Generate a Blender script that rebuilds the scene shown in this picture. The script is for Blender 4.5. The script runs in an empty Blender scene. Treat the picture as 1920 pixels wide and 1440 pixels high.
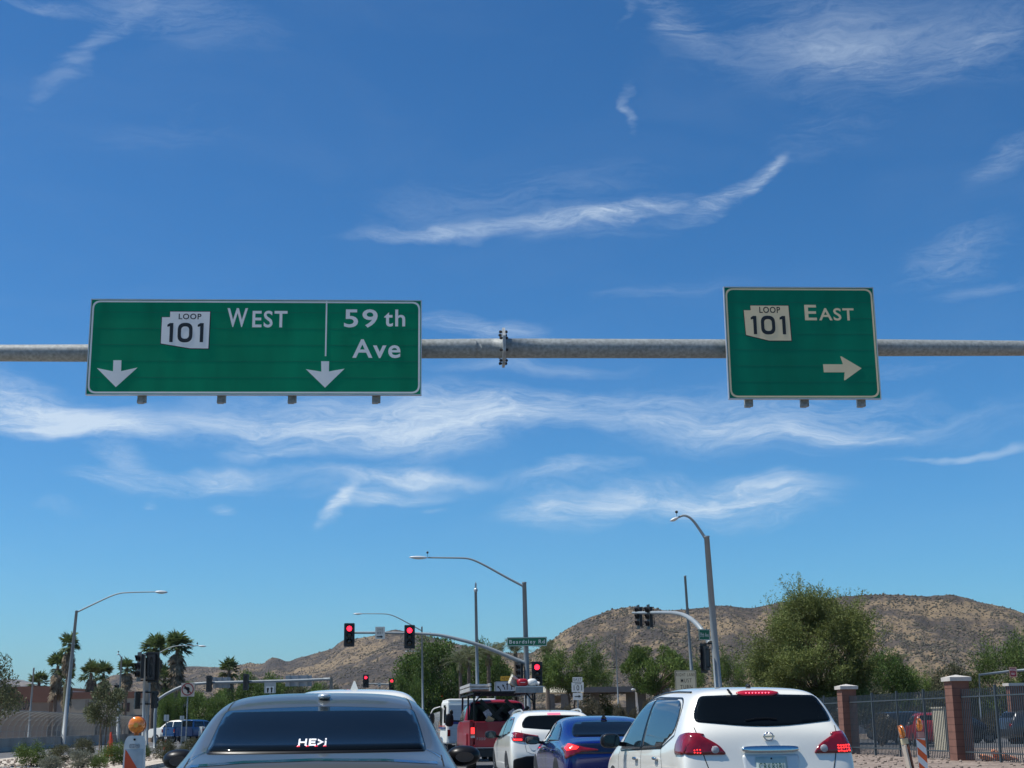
import bpy, bmesh, math, random
import numpy as np
from mathutils import Vector, Matrix, noise
from mathutils.bvhtree import BVHTree
from mathutils.geometry import delaunay_2d_cdt
C = bpy.context.scene.collection
SC = bpy.context.scene
rad = math.radians
# ------------------------------------------------------------------ camera
FPX = 2662.0; ROLL = 0.012; CAMH = 1.27; HORY = 1358.0
PITCH = math.atan((HORY - 720) / FPX)
cp, sp, cr, sr = math.cos(PITCH), math.sin(PITCH), math.cos(ROLL), math.sin(ROLL)
FWD = Vector((0, cp, sp)); U0 = Vector((0, -sp, cp)); R0 = Vector((1, 0, 0))
RGT = R0 * cr - U0 * sr; UPV = U0 * cr + R0 * sr
CAM = Vector((0, 0, CAMH))
cd = bpy.data.cameras.new('camera'); cam = bpy.data.objects.new('camera', cd); C.objects.link(cam)
cam.matrix_world = Matrix(((RGT.x, UPV.x, -FWD.x, 0), (RGT.y, UPV.y, -FWD.y, 0), (RGT.z, UPV.z, -FWD.z, CAMH), (0, 0, 0, 1)))
cd.sensor_width = 36; cd.lens = FPX / 1920 * 36; cd.clip_start = .1; cd.clip_end = 40000
SC.camera = cam
def ray(px, py): return FWD + RGT * ((px - 960) / FPX) + UPV * ((720 - py) / FPX)
def P(px, py, D):                      # the point seen there at distance D along the road axis
    d = ray(px, py); return CAM + d * (D / d.y)
def G(px, py, z=0.0):                  # the point of the ground seen there
    d = ray(px, py); return CAM + d * ((z - CAMH) / d.z)
def GX(px, D, z=0.0):                  # ground point under image column px at distance D
    p = P(px, HORY, D); return Vector((p.x, D, z))
def azel(px, py):
    d = ray(px, py).normalized(); return math.atan2(d.x, d.y), math.asin(d.z)
# ------------------------------------------------------------------ light
SUNDIR = Vector((-0.47, -0.055, 0.88)).normalized()      # towards the sun
sl = bpy.data.lights.new('sun', 'SUN'); so = bpy.data.objects.new('sun', sl); C.objects.link(so)
sl.energy = 4.9; sl.angle = rad(.5); sl.color = (1, .955, .88)
so.rotation_euler = SUNDIR.to_track_quat('Z', 'Y').to_euler()
SC.view_settings.view_transform = 'Standard'; SC.view_settings.look = 'None'
SC.view_settings.exposure = 0.1; SC.view_settings.gamma = 1; SC.view_settings.use_curve_mapping = False
W = bpy.data.worlds.new('World'); SC.world = W; W.use_nodes = True
wt = W.node_tree; wt.nodes.clear()
def wn(t, **k):
    n = wt.nodes.new(t)
    for a, b in k.items(): setattr(n, a, b)
    return n
def wl(a, b): wt.links.new(a, b)
def wm(op, a, b=None, c=None):
    n = wn('ShaderNodeMath', operation=op)
    for i, v in enumerate((a, b, c)):
        if v is None: continue
        if isinstance(v, (int, float)): n.inputs[i].default_value = v
        else: wl(v, n.inputs[i])
    return n.outputs[0]
sky = wn('ShaderNodeTexSky', sky_type='NISHITA'); sky.sun_disc = False
sky.sun_elevation = math.asin(SUNDIR.z); sky.sun_rotation = math.atan2(SUNDIR.x, SUNDIR.y)
sky.air_density = 1.0; sky.dust_density = 0.8; sky.ozone_density = 4.0; sky.altitude = 400
tc = wn('ShaderNodeTexCoord'); sep = wn('ShaderNodeSeparateXYZ'); wl(tc.outputs['Generated'], sep.inputs[0])
az = wm('ARCTAN2', sep.outputs[0], sep.outputs[1]); el = wm('ARCSINE', sep.outputs[2])
ce = wn('ShaderNodeCombineXYZ'); wl(az, ce.inputs[0]); wl(el, ce.inputs[1])
# clouds: (px, py, half length, half height, tilt up to the right in degrees, weight)
CL = [(-40, 745, 200, 50, -6, .9), (130, 800, 300, 24, -3, .9), (600, 780, 300, 34, -2, .6), (930, 765, 260, 36, -6, .7), (900, 835, 200, 18, 8, .5), (60, 775, 230, 42, -4, 1.1), (380, 795, 300, 26, -2, .75), (760, 790, 340, 58, 2, .95), (850, 815, 200, 22, 6, .7), (1340, 785, 360, 58, -3, 1.05), (1560, 808, 160, 16, -3, .6),
      (900, 432, 300, 16, 5, .75), (1180, 402, 200, 20, 9, .8), (1350, 368, 130, 18, 24, 1.0), (1420, 335, 60, 12, 32, .7), (1120, 425, 160, 36, 4, .45),
      (1350, 932, 230, 46, -2, 1.35), (1050, 945, 160, 40, 4, 1.15), (1150, 940, 60, 30, 30, .5), (1450, 915, 110, 26, -8, .6),
      (740, 883, 190, 15, -2, 1.1), (440, 886, 120, 22, 2, 1.15), (240, 896, 130, 22, 2, 1.1), (648, 938, 20, 48, -24, 1.2), (690, 900, 200, 30, 0, .35), (690, 925, 60, 18, 20, .6), (400, 941, 30, 15, -10, .8), (215, 855, 70, 18, -8, .8),
      (530, 842, 110, 14, 3, .95), (760, 920, 90, 16, 6, .5), (270, 932, 16, 10, 0, .7), (1060, 885, 150, 16, 4, .8), (100, 955, 120, 8, 4, .3), (820, 945, 20, 9, 0, .4),
      (890, 612, 140, 24, -6, 1.0), (1010, 690, 210, 14, 0, .45), (1150, 745, 170, 12, 0, .3),
      (1600, 75, 440, 90, -8, .42), (1250, 30, 130, 34, -30, .5), (1600, 110, 120, 30, -14, .3), (1830, 90, 170, 40, 20, .3), (170, 90, 160, 24, 42, .45), (70, 10, 160, 14, 0, .42), (1160, 25, 14, 40, -20, .4), (330, 30, 250, 60, -10, .3),
      (1790, 478, 140, 44, 14, .65), (1800, 850, 190, 7, -1, .75), (1880, 295, 110, 34, 22, .45), (1183, 205, 16, 44, -12, .5), (1830, 545, 130, 16, 8, .35),
      (330, 240, 200, 60, 12, .12), (1560, 240, 240, 80, 20, .16), (1250, 560, 200, 20, 5, .22), (1680, 690, 200, 20, 0, .3), (960, 380, 420, 60, 6, .22), (1700, 780, 300, 50, -3, .3), (600, 700, 300, 60, 0, .2)]
acc = None
nz = wn('ShaderNodeTexNoise'); wmap = wn('ShaderNodeMapping'); wl(ce.outputs[0], wmap.inputs[0]); wmap.inputs['Scale'].default_value = (6, 12, 1); wl(wmap.outputs[0], nz.inputs['Vector'])
nz.inputs['Scale'].default_value = 1.6; nz.inputs['Detail'].default_value = 5
wsub = wn('ShaderNodeVectorMath', operation='SUBTRACT'); wl(nz.outputs['Color'], wsub.inputs[0]); wsub.inputs[1].default_value = (.5, .5, .5)
wsc = wn('ShaderNodeVectorMath', operation='MULTIPLY'); wl(wsub.outputs[0], wsc.inputs[0]); wsc.inputs[1].default_value = (.09, .045, 0)
wad = wn('ShaderNodeVectorMath', operation='ADD'); wl(ce.outputs[0], wad.inputs[0]); wl(wsc.outputs[0], wad.inputs[1])
for (px, py, hl, hh, tilt, wgt) in CL:
    a, e = azel(px, py)
    mp = wn('ShaderNodeMapping', vector_type='TEXTURE'); wl(wad.outputs[0], mp.inputs[0])
    mp.inputs['Location'].default_value = (a, e, 0); mp.inputs['Rotation'].default_value = (0, 0, rad(tilt)); mp.inputs['Scale'].default_value = (hl * 1.3 / FPX, hh * 1.5 / FPX, 1)
    ln = wn('ShaderNodeVectorMath', operation='LENGTH'); wl(mp.outputs[0], ln.inputs[0])
    mr = wn('ShaderNodeMapRange', interpolation_type='SMOOTHSTEP'); wl(ln.outputs['Value'], mr.inputs[0])
    mr.inputs[1].default_value = 0.0; mr.inputs[2].default_value = 1.0; mr.inputs[3].default_value = wgt; mr.inputs[4].default_value = 0
    acc = mr.outputs[0] if acc is None else wm('ADD', acc, mr.outputs[0])
def streak(sx, sy, rot, det, ro, dist):
    m = wn('ShaderNodeMapping'); wl(wad.outputs[0], m.inputs[0]); m.inputs['Rotation'].default_value = (0, 0, rad(rot)); m.inputs['Scale'].default_value = (sx, sy, 1)
    n = wn('ShaderNodeTexNoise'); wl(m.outputs[0], n.inputs['Vector']); n.inputs['Scale'].default_value = 1; n.inputs['Detail'].default_value = det
    n.inputs['Roughness'].default_value = ro; n.inputs['Distortion'].default_value = dist; return n.outputs['Fac']
s1 = streak(7, 46, -4, 10, .70, .9); s2 = streak(26, 120, 18, 9, .75, 2.2); s3 = streak(5, 16, 10, 7, .6, .5)
st = wm('ADD', wm('MULTIPLY', s1, .42), wm('ADD', wm('MULTIPLY', s2, .30), wm('MULTIPLY', s3, .34)))
sm = wn('ShaderNodeMapRange', interpolation_type='SMOOTHSTEP'); wl(st, sm.inputs[0]); sm.inputs[1].default_value = .40; sm.inputs[2].default_value = .69
sm.inputs[3].default_value = 0; sm.inputs[4].default_value = 1
a2 = wm('MULTIPLY', wm('MINIMUM', acc, 1.6), .62)
cf = wn('ShaderNodeMapRange'); wl(wm('MULTIPLY', a2, wm('ADD', sm.outputs[0], wm('MULTIPLY', a2, .25))), cf.inputs[0]); cf.inputs[1].default_value = .02; cf.inputs[2].default_value = 1.0; cf.inputs[4].default_value = .95; cf.clamp = True
# faint high veil everywhere
vl = wn('ShaderNodeMapRange'); wl(s3, vl.inputs[0]); vl.inputs[1].default_value = .45; vl.inputs[2].default_value = .85; vl.inputs[4].default_value = .07
fac = wm('MINIMUM', wm('ADD', cf.outputs[0], wm('MULTIPLY', vl.outputs[0], s1)), .8)
pre = wn('ShaderNodeMixRGB', blend_type='MULTIPLY'); pre.inputs[0].default_value = 1; wl(sky.outputs[0], pre.inputs[1]); pre.inputs[2].default_value = (.1, .1, .1, 1)
sc3 = wn('ShaderNodeSeparateColor'); wl(pre.outputs[0], sc3.inputs[0]); gain = wn('ShaderNodeCombineColor')
for i_, (pw, gn) in enumerate(((1.5, 7.9), (1.32, 11.9), (1.31, 14.1))): wl(wm('MULTIPLY', wm('POWER', sc3.outputs[i_], pw), gn), gain.inputs[i_])
mx = wn('ShaderNodeMixRGB'); wl(fac, mx.inputs[0]); wl(gain.outputs[0], mx.inputs[1]); mx.inputs[2].default_value = (6.6, 7.7, 8.8, 1)
bg = wn('ShaderNodeBackground'); wl(mx.outputs[0], bg.inputs[0]); bg.inputs[1].default_value = .1
wo = wn('ShaderNodeOutputWorld'); wl(bg.outputs[0], wo.inputs[0])
W.cycles.sampling_method = 'MANUAL'; W.cycles.sample_map_resolution = 256
SC.cycles.use_denoising = True
SC.cycles.max_bounces = 6; SC.cycles.transparent_max_bounces = 8
# ------------------------------------------------------------------ helpers: properties, materials, meshes
def tag(o, label=None, cat=None, group=None, kind=None):
    if label: o['label'] = label
    if cat: o['category'] = cat
    if group: o['group'] = group
    if kind: o['kind'] = kind
    return o
MATS = {}
def mat(name, col, rough=.6, metal=0.0, vary=.12, nscale=4.0, bump=0.0, coat=0.0, emit=None, estr=0.0, isl=0.0, spec=None, trans=0.0, col2=None, detail=6, coords='Object', stretch=None):
    if name in MATS: return MATS[name]
    m = bpy.data.materials.new(name); m.use_nodes = True; t = m.node_tree; b = t.nodes['Principled BSDF']
    b.inputs['Roughness'].default_value = rough; b.inputs['Metallic'].default_value = metal
    if spec is not None: b.inputs['Specular IOR Level'].default_value = spec
    if coat: b.inputs['Coat Weight'].default_value = coat; b.inputs['Coat Roughness'].default_value = .03
    co = t.nodes.new('ShaderNodeTexCoord'); n = t.nodes.new('ShaderNodeTexNoise')
    src = co.outputs[coords]
    if stretch:
        mp = t.nodes.new('ShaderNodeMapping'); mp.inputs['Scale'].default_value = stretch; t.links.new(src, mp.inputs[0]); src = mp.outputs[0]
    t.links.new(src, n.inputs['Vector']); n.inputs['Scale'].default_value = nscale; n.inputs['Detail'].default_value = detail
    r = t.nodes.new('ShaderNodeMixRGB'); r.inputs[1].default_value = (*[c * (1 - vary) for c in col], 1)
    r.inputs[2].default_value = (*(col2 if col2 else [min(1, c * (1 + vary)) for c in col]), 1)
    k = t.nodes.new('ShaderNodeMapRange'); k.inputs[1].default_value = .3; k.inputs[2].default_value = .7; t.links.new(n.outputs['Fac'], k.inputs[0]); t.links.new(k.outputs[0], r.inputs[0])
    out = r.outputs[0]
    if isl:
        ge = t.nodes.new('ShaderNodeNewGeometry'); h = t.nodes.new('ShaderNodeHueSaturation'); mr = t.nodes.new('ShaderNodeMapRange')
        t.links.new(ge.outputs['Random Per Island'], mr.inputs[0]); mr.inputs[3].default_value = 1 - isl; mr.inputs[4].default_value = 1 + isl
        t.links.new(mr.outputs[0], h.inputs['Value']); t.links.new(out, h.inputs['Color']); out = h.outputs[0]
    t.links.new(out, b.inputs['Base Color'])
    if bump:
        bp = t.nodes.new('ShaderNodeBump'); bp.inputs['Strength'].default_value = bump; bp.inputs['Distance'].default_value = .02
        t.links.new(n.outputs['Fac'], bp.inputs['Height']); t.links.new(bp.outputs[0], b.inputs['Normal'])
    if emit: b.inputs['Emission Color'].default_value = (*emit, 1); b.inputs['Emission Strength'].default_value = estr
    if trans:
        tr = t.nodes.new('ShaderNodeBsdfTranslucent'); t.links.new(out, tr.inputs[0]); ms = t.nodes.new('ShaderNodeMixShader'); ms.inputs[0].default_value = trans
        t.links.new(b.outputs[0], ms.inputs[1]); t.links.new(tr.outputs[0], ms.inputs[2]); t.links.new(ms.outputs[0], t.nodes['Material Output'].inputs[0])
    MATS[name] = m; return m
def empty(name, loc=(0, 0, 0), rz=0, label=None, cat=None, group=None):
    o = bpy.data.objects.new(name, None); C.objects.link(o); o.location = loc; o.rotation_euler = (0, 0, rz); o.empty_display_size = .2
    return tag(o, label, cat, group)
def mwl(o):
    m = Matrix.Translation(o.location) @ o.rotation_euler.to_matrix().to_4x4()
    return mwl(o.parent) @ m if o.parent else m
def link(name, me, m, parent=None, world=False, smooth=False):
    o = bpy.data.objects.new(name, me); C.objects.link(o)
    if m: me.materials.clear(); me.materials.append(m)
    if parent:
        o.parent = parent
        if world: me.transform(mwl(parent).inverted())
    if smooth: me.polygons.foreach_set('use_smooth', [True] * len(me.polygons))
    return o
class MB:
    def __init__(s): s.v = []; s.f = []
    def add(s, vs, fs):
        n = len(s.v); s.v += [tuple(v) for v in vs]; s.f += [tuple(i + n for i in f) for f in fs]; return s
    def box(s, c, d, M=None, taper=1.0):
        x, y, z = [k / 2 for k in d]; vs = []
        for dz in (-1, 1):
            t = taper if dz > 0 else 1
            for dx, dy in ((-1, -1), (1, -1), (1, 1), (-1, 1)): vs.append(Vector((dx * x * t, dy * y * t, dz * z)))
        vs = [(M @ v if M else v) + Vector(c) for v in vs]
        return s.add(vs, [(3, 2, 1, 0), (4, 5, 6, 7), (0, 1, 5, 4), (1, 2, 6, 5), (2, 3, 7, 6), (3, 0, 4, 7)])
    def bar(s, a, b, w, h):           # box beam from a to b
        a, b = Vector(a), Vector(b); d = (b - a); L = d.length; q = d.to_track_quat('Y', 'Z').to_matrix()
        return s.box((a + b) / 2, (w, L, h), q)
    def tube(s, pts, r, n=10, cap=True):
        pts = [Vector(p) for p in pts]; rs = r if isinstance(r, (list, tuple)) else [r] * len(pts)
        if len(rs) != len(pts): rs = [rs[0] + (rs[-1] - rs[0]) * i / (len(pts) - 1) for i in range(len(pts))]
        vs = []; ref = None
        for i, p in enumerate(pts):
            d = (pts[min(i + 1, len(pts) - 1)] - pts[max(i - 1, 0)]).normalized()
            if ref is None: ref = Vector((0, 0, 1)) if abs(d.z) < .9 else Vector((1, 0, 0))
            a = d.cross(ref).normalized(); b = d.cross(a).normalized(); ref = -b if False else ref
            for k in range(n):
                t = 2 * math.pi * k / n; vs.append(p + (a * math.cos(t) + b * math.sin(t)) * rs[i])
        fs = [(i * n + k, i * n + (k + 1) % n, (i + 1) * n + (k + 1) % n, (i + 1) * n + k) for i in range(len(pts) - 1) for k in range(n)]
        if cap: fs += [tuple(range(n)), tuple(range((len(pts) - 1) * n, len(pts) * n))[::-1]]
        return s.add(vs, fs)
    def sphere(s, c, r, n=10, m=7, M=None):
        vs = []; r = Vector(r) if not isinstance(r, (int, float)) else Vector((r, r, r))
        for i in range(m + 1):
            ph = math.pi * i / m
            for k in range(n):
                t = 2 * math.pi * k / n; v = Vector((r.x * math.sin(ph) * math.cos(t), r.y * math.sin(ph) * math.sin(t), r.z * math.cos(ph)))
                vs.append((M @ v if M else v) + Vector(c))
        return s.add(vs, [(i * n + k, (i + 1) * n + k, (i + 1) * n + (k + 1) % n, i * n + (k + 1) % n) for i in range(m) for k in range(n)])
    def prism(s, poly, o, u, w, t):   # polygon (a,b) in plane o + a*u + b*w, thickness t along u x w
        o, u, w = Vector(o), Vector(u), Vector(w); nn = u.cross(w).normalized() * t; n = len(poly)
        area = sum(poly[i][0] * poly[(i + 1) % n][1] - poly[(i + 1) % n][0] * poly[i][1] for i in range(n))
        if area < 0: poly = poly[::-1]
        vs = [o + u * a + w * b for a, b in poly] + [o + u * a + w * b + nn for a, b in poly]
        return s.add(vs, [tuple(range(n))[::-1], tuple(range(n, 2 * n))] + [(i, (i + 1) % n, (i + 1) % n + n, i + n) for i in range(n)])
    def mesh(s, name='m'):
        me = bpy.data.meshes.new(name); me.from_pydata(s.v, [], s.f); me.update(); return me
    def build(s, name, m, parent=None, world=False, smooth=False):
        me = s.mesh(name); o = link(name, me, m, parent, world, smooth)
        return o
def autosmooth(o, ang=40):
    me = o.data; me.polygons.foreach_set('use_smooth', [True] * len(me.polygons))
    bm = bmesh.new(); bm.from_mesh(me)
    for e in bm.edges:
        if len(e.link_faces) == 2 and e.calc_face_angle(0) > rad(ang): e.smooth = False
    bm.to_mesh(me); bm.free(); return o
def kids(o): return [c for c in bpy.data.objects if c.parent == o]
def copy_tree(o, parent=None, top=True):
    ch = kids(o); c = o.copy(); C.objects.link(c)
    if parent: c.parent = parent
    for k in ch: copy_tree(k, c, False)
    return c
def smoothpath(pts, it=2):
    pts = [Vector(p) for p in pts]
    for _ in range(it):
        q = [pts[0]]
        for a, b in zip(pts, pts[1:]): q += [a * .75 + b * .25, a * .25 + b * .75]
        q.append(pts[-1]); pts = q
    return pts
def rpoly(pts, r, n=4, closed=True):   # round the corners of a 2D polygon
    out = []; N = len(pts)
    for i in range(N):
        p = Vector(pts[i]); a = Vector(pts[i - 1]) - p; b = Vector(pts[(i + 1) % N]) - p
        rr = r[i] if isinstance(r, (list, tuple)) else r
        d = min(rr, a.length * .48, b.length * .48)
        if d < 1e-5: out.append(tuple(p)); continue
        A = p + a.normalized() * d; B = p + b.normalized() * d
        for k in range(n + 1):
            t = k / n; out.append(tuple(A * (1 - t) ** 2 + p * 2 * t * (1 - t) + B * t * t))
    return out
_txt = {}
BOLD = .016
def text_mesh(s):
    if s in _txt: return _txt[s]
    cu = bpy.data.curves.new('t', 'FONT'); cu.body = s; cu.size = 1; cu.resolution_u = 4; cu.offset = BOLD; cu.space_character = 1.12 if BOLD > .01 else 1.25
    o = bpy.data.objects.new('t', cu); C.objects.link(o)
    dg = bpy.context.evaluated_depsgraph_get(); dg.update(); me = o.evaluated_get(dg).to_mesh()
    v = [tuple(x.co) for x in me.vertices]; f = [tuple(p.vertices) for p in me.polygons]
    o.evaluated_get(dg).to_mesh_clear(); bpy.data.objects.remove(o); bpy.data.curves.remove(cu)
    xs = [a[0] for a in v]; ys = [a[1] for a in v]; x0, x1, y0, y1 = min(xs), max(xs), min(ys), max(ys)
    v = [((a[0] - x0) / (x1 - x0), (a[1] - y0) / (y1 - y0)) for a in v]
    _txt[s] = (v, f); return _txt[s]
def text_on(mb, s, x0, y0, x1, y1, o, u, w, off):   # text filling the box in plane coordinates
    v, f = text_mesh(s); o, u, w = Vector(o), Vector(u), Vector(w); nn = u.cross(w).normalized() * off
    mb.add([o + u * (x0 + a * (x1 - x0)) + w * (y0 + b * (y1 - y0)) + nn for a, b in v], f); return mb
M_galv = mat('galvanised_steel', (.38, .40, .40), .5, .35, .22, 9, .05)
M_galvd = mat('weathered_galvanised_steel', (.25, .27, .265), .6, .15, .28, 16, .08)
M_pole = mat('pole_grey_paint', (.25, .28, .29), .5, .1, .08, 2)
M_black = mat('black_plastic', (.012, .013, .014), .45, 0, .2, 6)
M_sblack = mat('black_legend_film', (.012, .012, .013), .5, 0, .05, 6)
M_red_on = mat('lit_red_lens', (.4, .01, .02), .3, 0, .05, 20, emit=(1, .02, .05), estr=3.2)
M_lens_off = mat('dark_lens', (.03, .022, .015), .15, 0, .1, 10)
M_alu = mat('aluminium_sheet', (.5, .52, .53), .4, .4, .1, 5)
M_conc = mat('concrete', (.40, .38, .35), .85, 0, .22, .9, .1, col2=(.48, .46, .42))
# ------------------------------------------------------------------ ground, roads, hills
RA = math.atan(.1124)                      # the road runs a little to the left of the view axis
RD = Vector((-math.sin(RA), math.cos(RA), 0)); RE = Vector((math.cos(RA), math.sin(RA), 0))
def RW(u, v, z=0): return RE * u + RD * v + Vector((0, 0, z))
def UV(p): return p.dot(RE), p.dot(RD)
def ground_mat(name, cols, scale, rough=.95, bump=.3, grain=80.0, grainamt=.35, bdist=.03):
    m = bpy.data.materials.new(name); m.use_nodes = True; t = m.node_tree; b = t.nodes['Principled BSDF']; b.inputs['Roughness'].default_value = rough
    co = t.nodes.new('ShaderNodeTexCoord'); n = t.nodes.new('ShaderNodeTexNoise'); n.inputs['Scale'].default_value = scale; n.inputs['Detail'].default_value = 8
    t.links.new(co.outputs['Object'], n.inputs['Vector']); cr_ = t.nodes.new('ShaderNodeValToRGB'); e = cr_.color_ramp.elements
    e[0].position = .3; e[0].color = (*cols[0], 1); e[1].position = .7; e[1].color = (*cols[-1], 1)
    for i, c in enumerate(cols[1:-1]): x = e.new(.3 + .4 * (i + 1) / (len(cols) - 1)); x.color = (*c, 1)
    t.links.new(n.outputs['Fac'], cr_.inputs[0])
    g = t.nodes.new('ShaderNodeTexVoronoi'); g.inputs['Scale'].default_value = grain; t.links.new(co.outputs['Object'], g.inputs['Vector'])
    h = t.nodes.new('ShaderNodeHueSaturation'); mr = t.nodes.new('ShaderNodeMapRange'); sc_ = t.nodes.new('ShaderNodeSeparateColor'); t.links.new(g.outputs['Color'], sc_.inputs[0]); t.links.new(sc_.outputs[0], mr.inputs[0])
    mr.inputs[3].default_value = 1 - grainamt; mr.inputs[4].default_value = 1 + grainamt; t.links.new(mr.outputs[0], h.inputs['Value']); t.links.new(cr_.outputs[0], h.inputs['Color']); t.links.new(h.outputs[0], b.inputs['Base Color'])
    bp = t.nodes.new('ShaderNodeBump'); bp.inputs['Strength'].default_value = bump; bp.inputs['Distance'].default_value = bdist; t.links.new(g.outputs['Distance'], bp.inputs['Height']); t.links.new(bp.outputs[0], b.inputs['Normal'])
    return m
M_asph = ground_mat('asphalt', [(.075, .074, .074), (.10, .099, .097), (.13, .127, .122)], .35, .85, .15, 120, .25, .004)
M_gravel = ground_mat('decomposed_granite_gravel', [(.17, .125, .10), (.24, .185, .145), (.32, .255, .205)], 1.2, .95, .6, 16, .45, .03)
M_pgrav = ground_mat('pale_gravel', [(.36, .30, .23), (.46, .40, .32), (.54, .48, .40)], 1.5, .95, .6, 14, .4, .03)
M_desert = ground_mat('desert_soil', [(.14, .105, .078), (.19, .15, .11), (.25, .20, .15)], .05, .95, .3, 3, .3, .05)
M_mark = mat('white_road_paint', (.62, .62, .58), .7, 0, .2, 3)
def slab(name, uv, z0, z1, m):
    mb = MB(); n = len(uv); lo = [RW(u, v, z0) for u, v in uv]; hi = [RW(u, v, z1) for u, v in uv]
    ar = sum(uv[i][0] * uv[(i + 1) % n][1] - uv[(i + 1) % n][0] * uv[i][1] for i in range(n))
    mb.add(lo + hi, [tuple(range(n, 2 * n)) if ar > 0 else tuple(range(n, 2 * n))[::-1]] + [((i, (i + 1) % n, (i + 1) % n + n, i + n) if ar > 0 else (i + n, (i + 1) % n + n, (i + 1) % n, i)) for i in range(n)])
    return tag(mb.build(name, m), kind='structure')
g = MB().add([(-9000, -300, 0), (9000, -300, 0), (9000, 14000, 0), (-9000, 14000, 0)], [(0, 1, 2, 3)]).build('ground', M_desert); tag(g, kind='structure')
def sheet(name, uv, z, m):
    mb = MB(); ar = sum(uv[i][0] * uv[(i + 1) % len(uv)][1] - uv[(i + 1) % len(uv)][0] * uv[i][1] for i in range(len(uv)))
    mb.add([RW(u, v, z) for u, v in uv], [tuple(range(len(uv))) if ar > 0 else tuple(range(len(uv)))[::-1]]); return tag(mb.build(name, m), kind='structure')
sheet('road', [(-24, -40), (9.4, -40), (9.4, 400), (-24, 400)], .004, M_asph)
sheet('cross_road', [(-160, 70), (160, 70), (160, 96), (-160, 96)], .008, M_asph)
slab('gravel_median', [(-13.4, 10), (-6.4, 10), (-6.4, 62), (-7.4, 68), (-9.5, 70), (-14.6, 69), (-14.0, 40)], 0, .13, M_pgrav)
slab('sidewalk', [(9.4, -40), (11.2, -40), (11.2, 66), (9.4, 66)], 0, .13, mat('sidewalk_concrete', (.33, .29, .25), .9, 0, .15, 1.5))
sheet('gravel', [(11.2, -40), (40, -40), (40, 68), (11.2, 68)], .02, M_gravel)
sheet('parking_lot', [(22, 62), (70, 62), (70, 69), (22, 69)], .03, M_asph)
slab('path', [(-24.5, 55), (-21.6, 55), (-21.6, 200), (-24.5, 200)], 0, .13, mat('sidewalk_concrete', (.33, .29, .25)))
mk_ = MB()
def mark(u0, v0, u1, v1, w=.12):
    a, b = RW(u0, v0, .012), RW(u1, v1, .012); d = (b - a).normalized(); s = Vector((-d.y, d.x, 0)) * w / 2
    mk_.add([a - s, a + s, b + s, b - s], [(0, 3, 2, 1)])
for v in range(-20, 66, 12):
    for u in (2.0, 5.9, -18.9, -22): mark(u, v, u, v + 3.0)
mark(8.9, -40, 8.9, 62); mark(-5.9, -40, -5.9, 62); mark(-15.1, 15, -15.9, 66); mark(-23.4, -10, -23.4, 66)
mark(-5.9, 64, 9, 64, .5); mark(-5.9, 66.5, 9, 66.5, .3); mark(-5.9, 69, 9, 69, .3)
mark(-23, 98, -14, 98, .4); mark(-23, 101, -14, 101, .3); mark(-23, 104.5, -9, 104.5, .3)
for v in range(104, 190, 12): mark(-19, v, -19, v + 3, .14)
mark(-14.5, 108, -14.5, 200, .14)
tag(mk_.build('road_markings', M_mark), kind='structure')
# hills: crest seen at these columns
RIDGE = [(-500, 1300), (60, 1352), (120, 1318), (175, 1284), (205, 1266), (260, 1258), (350, 1249), (407, 1251), (442, 1246), (465, 1243), (490, 1246), (500, 1236), (510, 1231), (521, 1234), (535, 1242), (560, 1233), (600, 1221), (620, 1217), (632, 1207), (645, 1200), (666, 1199), (700, 1193), (721, 1186), (739, 1181), (780, 1185), (826, 1197), (872, 1209), (940, 1222), (1000, 1225), (1040, 1200), (1060, 1184), (1102, 1162), (1152, 1143), (1195, 1139), (1250, 1141), (1315, 1139), (1390, 1141), (1447, 1134), (1530, 1124), (1605, 1117), (1690, 1116), (1802, 1116), (1844, 1123), (1880, 1133), (1920, 1146), (2000, 1162), (2150, 1190), (2400, 1240)]
def crest(px):
    for (a, b), (c, d) in zip(RIDGE, RIDGE[1:]):
        if a <= px <= c: return b + (d - b) * (px - a) / (c - a)
    return RIDGE[-1][1]
def rdist(px): return 2300 if px < 480 else 2300 - (px - 480) / 320 * 600 if px < 800 else 1700 - min(1, (px - 800) / 300) * 350
hv = []; cols_ = list(range(-420, 2340, 8)); NR = 58
for px in cols_:
    Dr = rdist(px); zr = P(px, crest(px), Dr).z; sx = P(px, HORY, 1.0).x
    for j in range(NR):
        t = j / 46.0; D = 520 + (Dr - 520) * t
        if t <= 1: h = (t ** 1.5) * (1 - .35 * t * (1 - t))
        else: h = 1 - (t - 1) * 2.6
        nzv = noise.fractal(Vector((px / 70.0 * (Dr / 1500), D / 260.0, 3.1)), 1.0, 2.0, 5)
        nz2 = noise.fractal(Vector((px / 16.0, D / 60.0, 7.7)), 1.0, 2.0, 3)
        env = max(0, min(1, t * 2.5)) * (.25 + .75 * min(1, abs(1 - t) * 6))
        z = zr * h + env * (nzv * .10 * zr + nz2 * 1.8) * (1 if t <= 1 else .3)
        hv.append((sx * D, D, max(z, -3) - (0 if t > .06 else 2 * (1 - t / .06))))
hf = [(i * NR + j, i * NR + j + NR, i * NR + j + NR + 1, i * NR + j + 1) for i in range(len(cols_) - 1) for j in range(NR - 1)]
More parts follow.
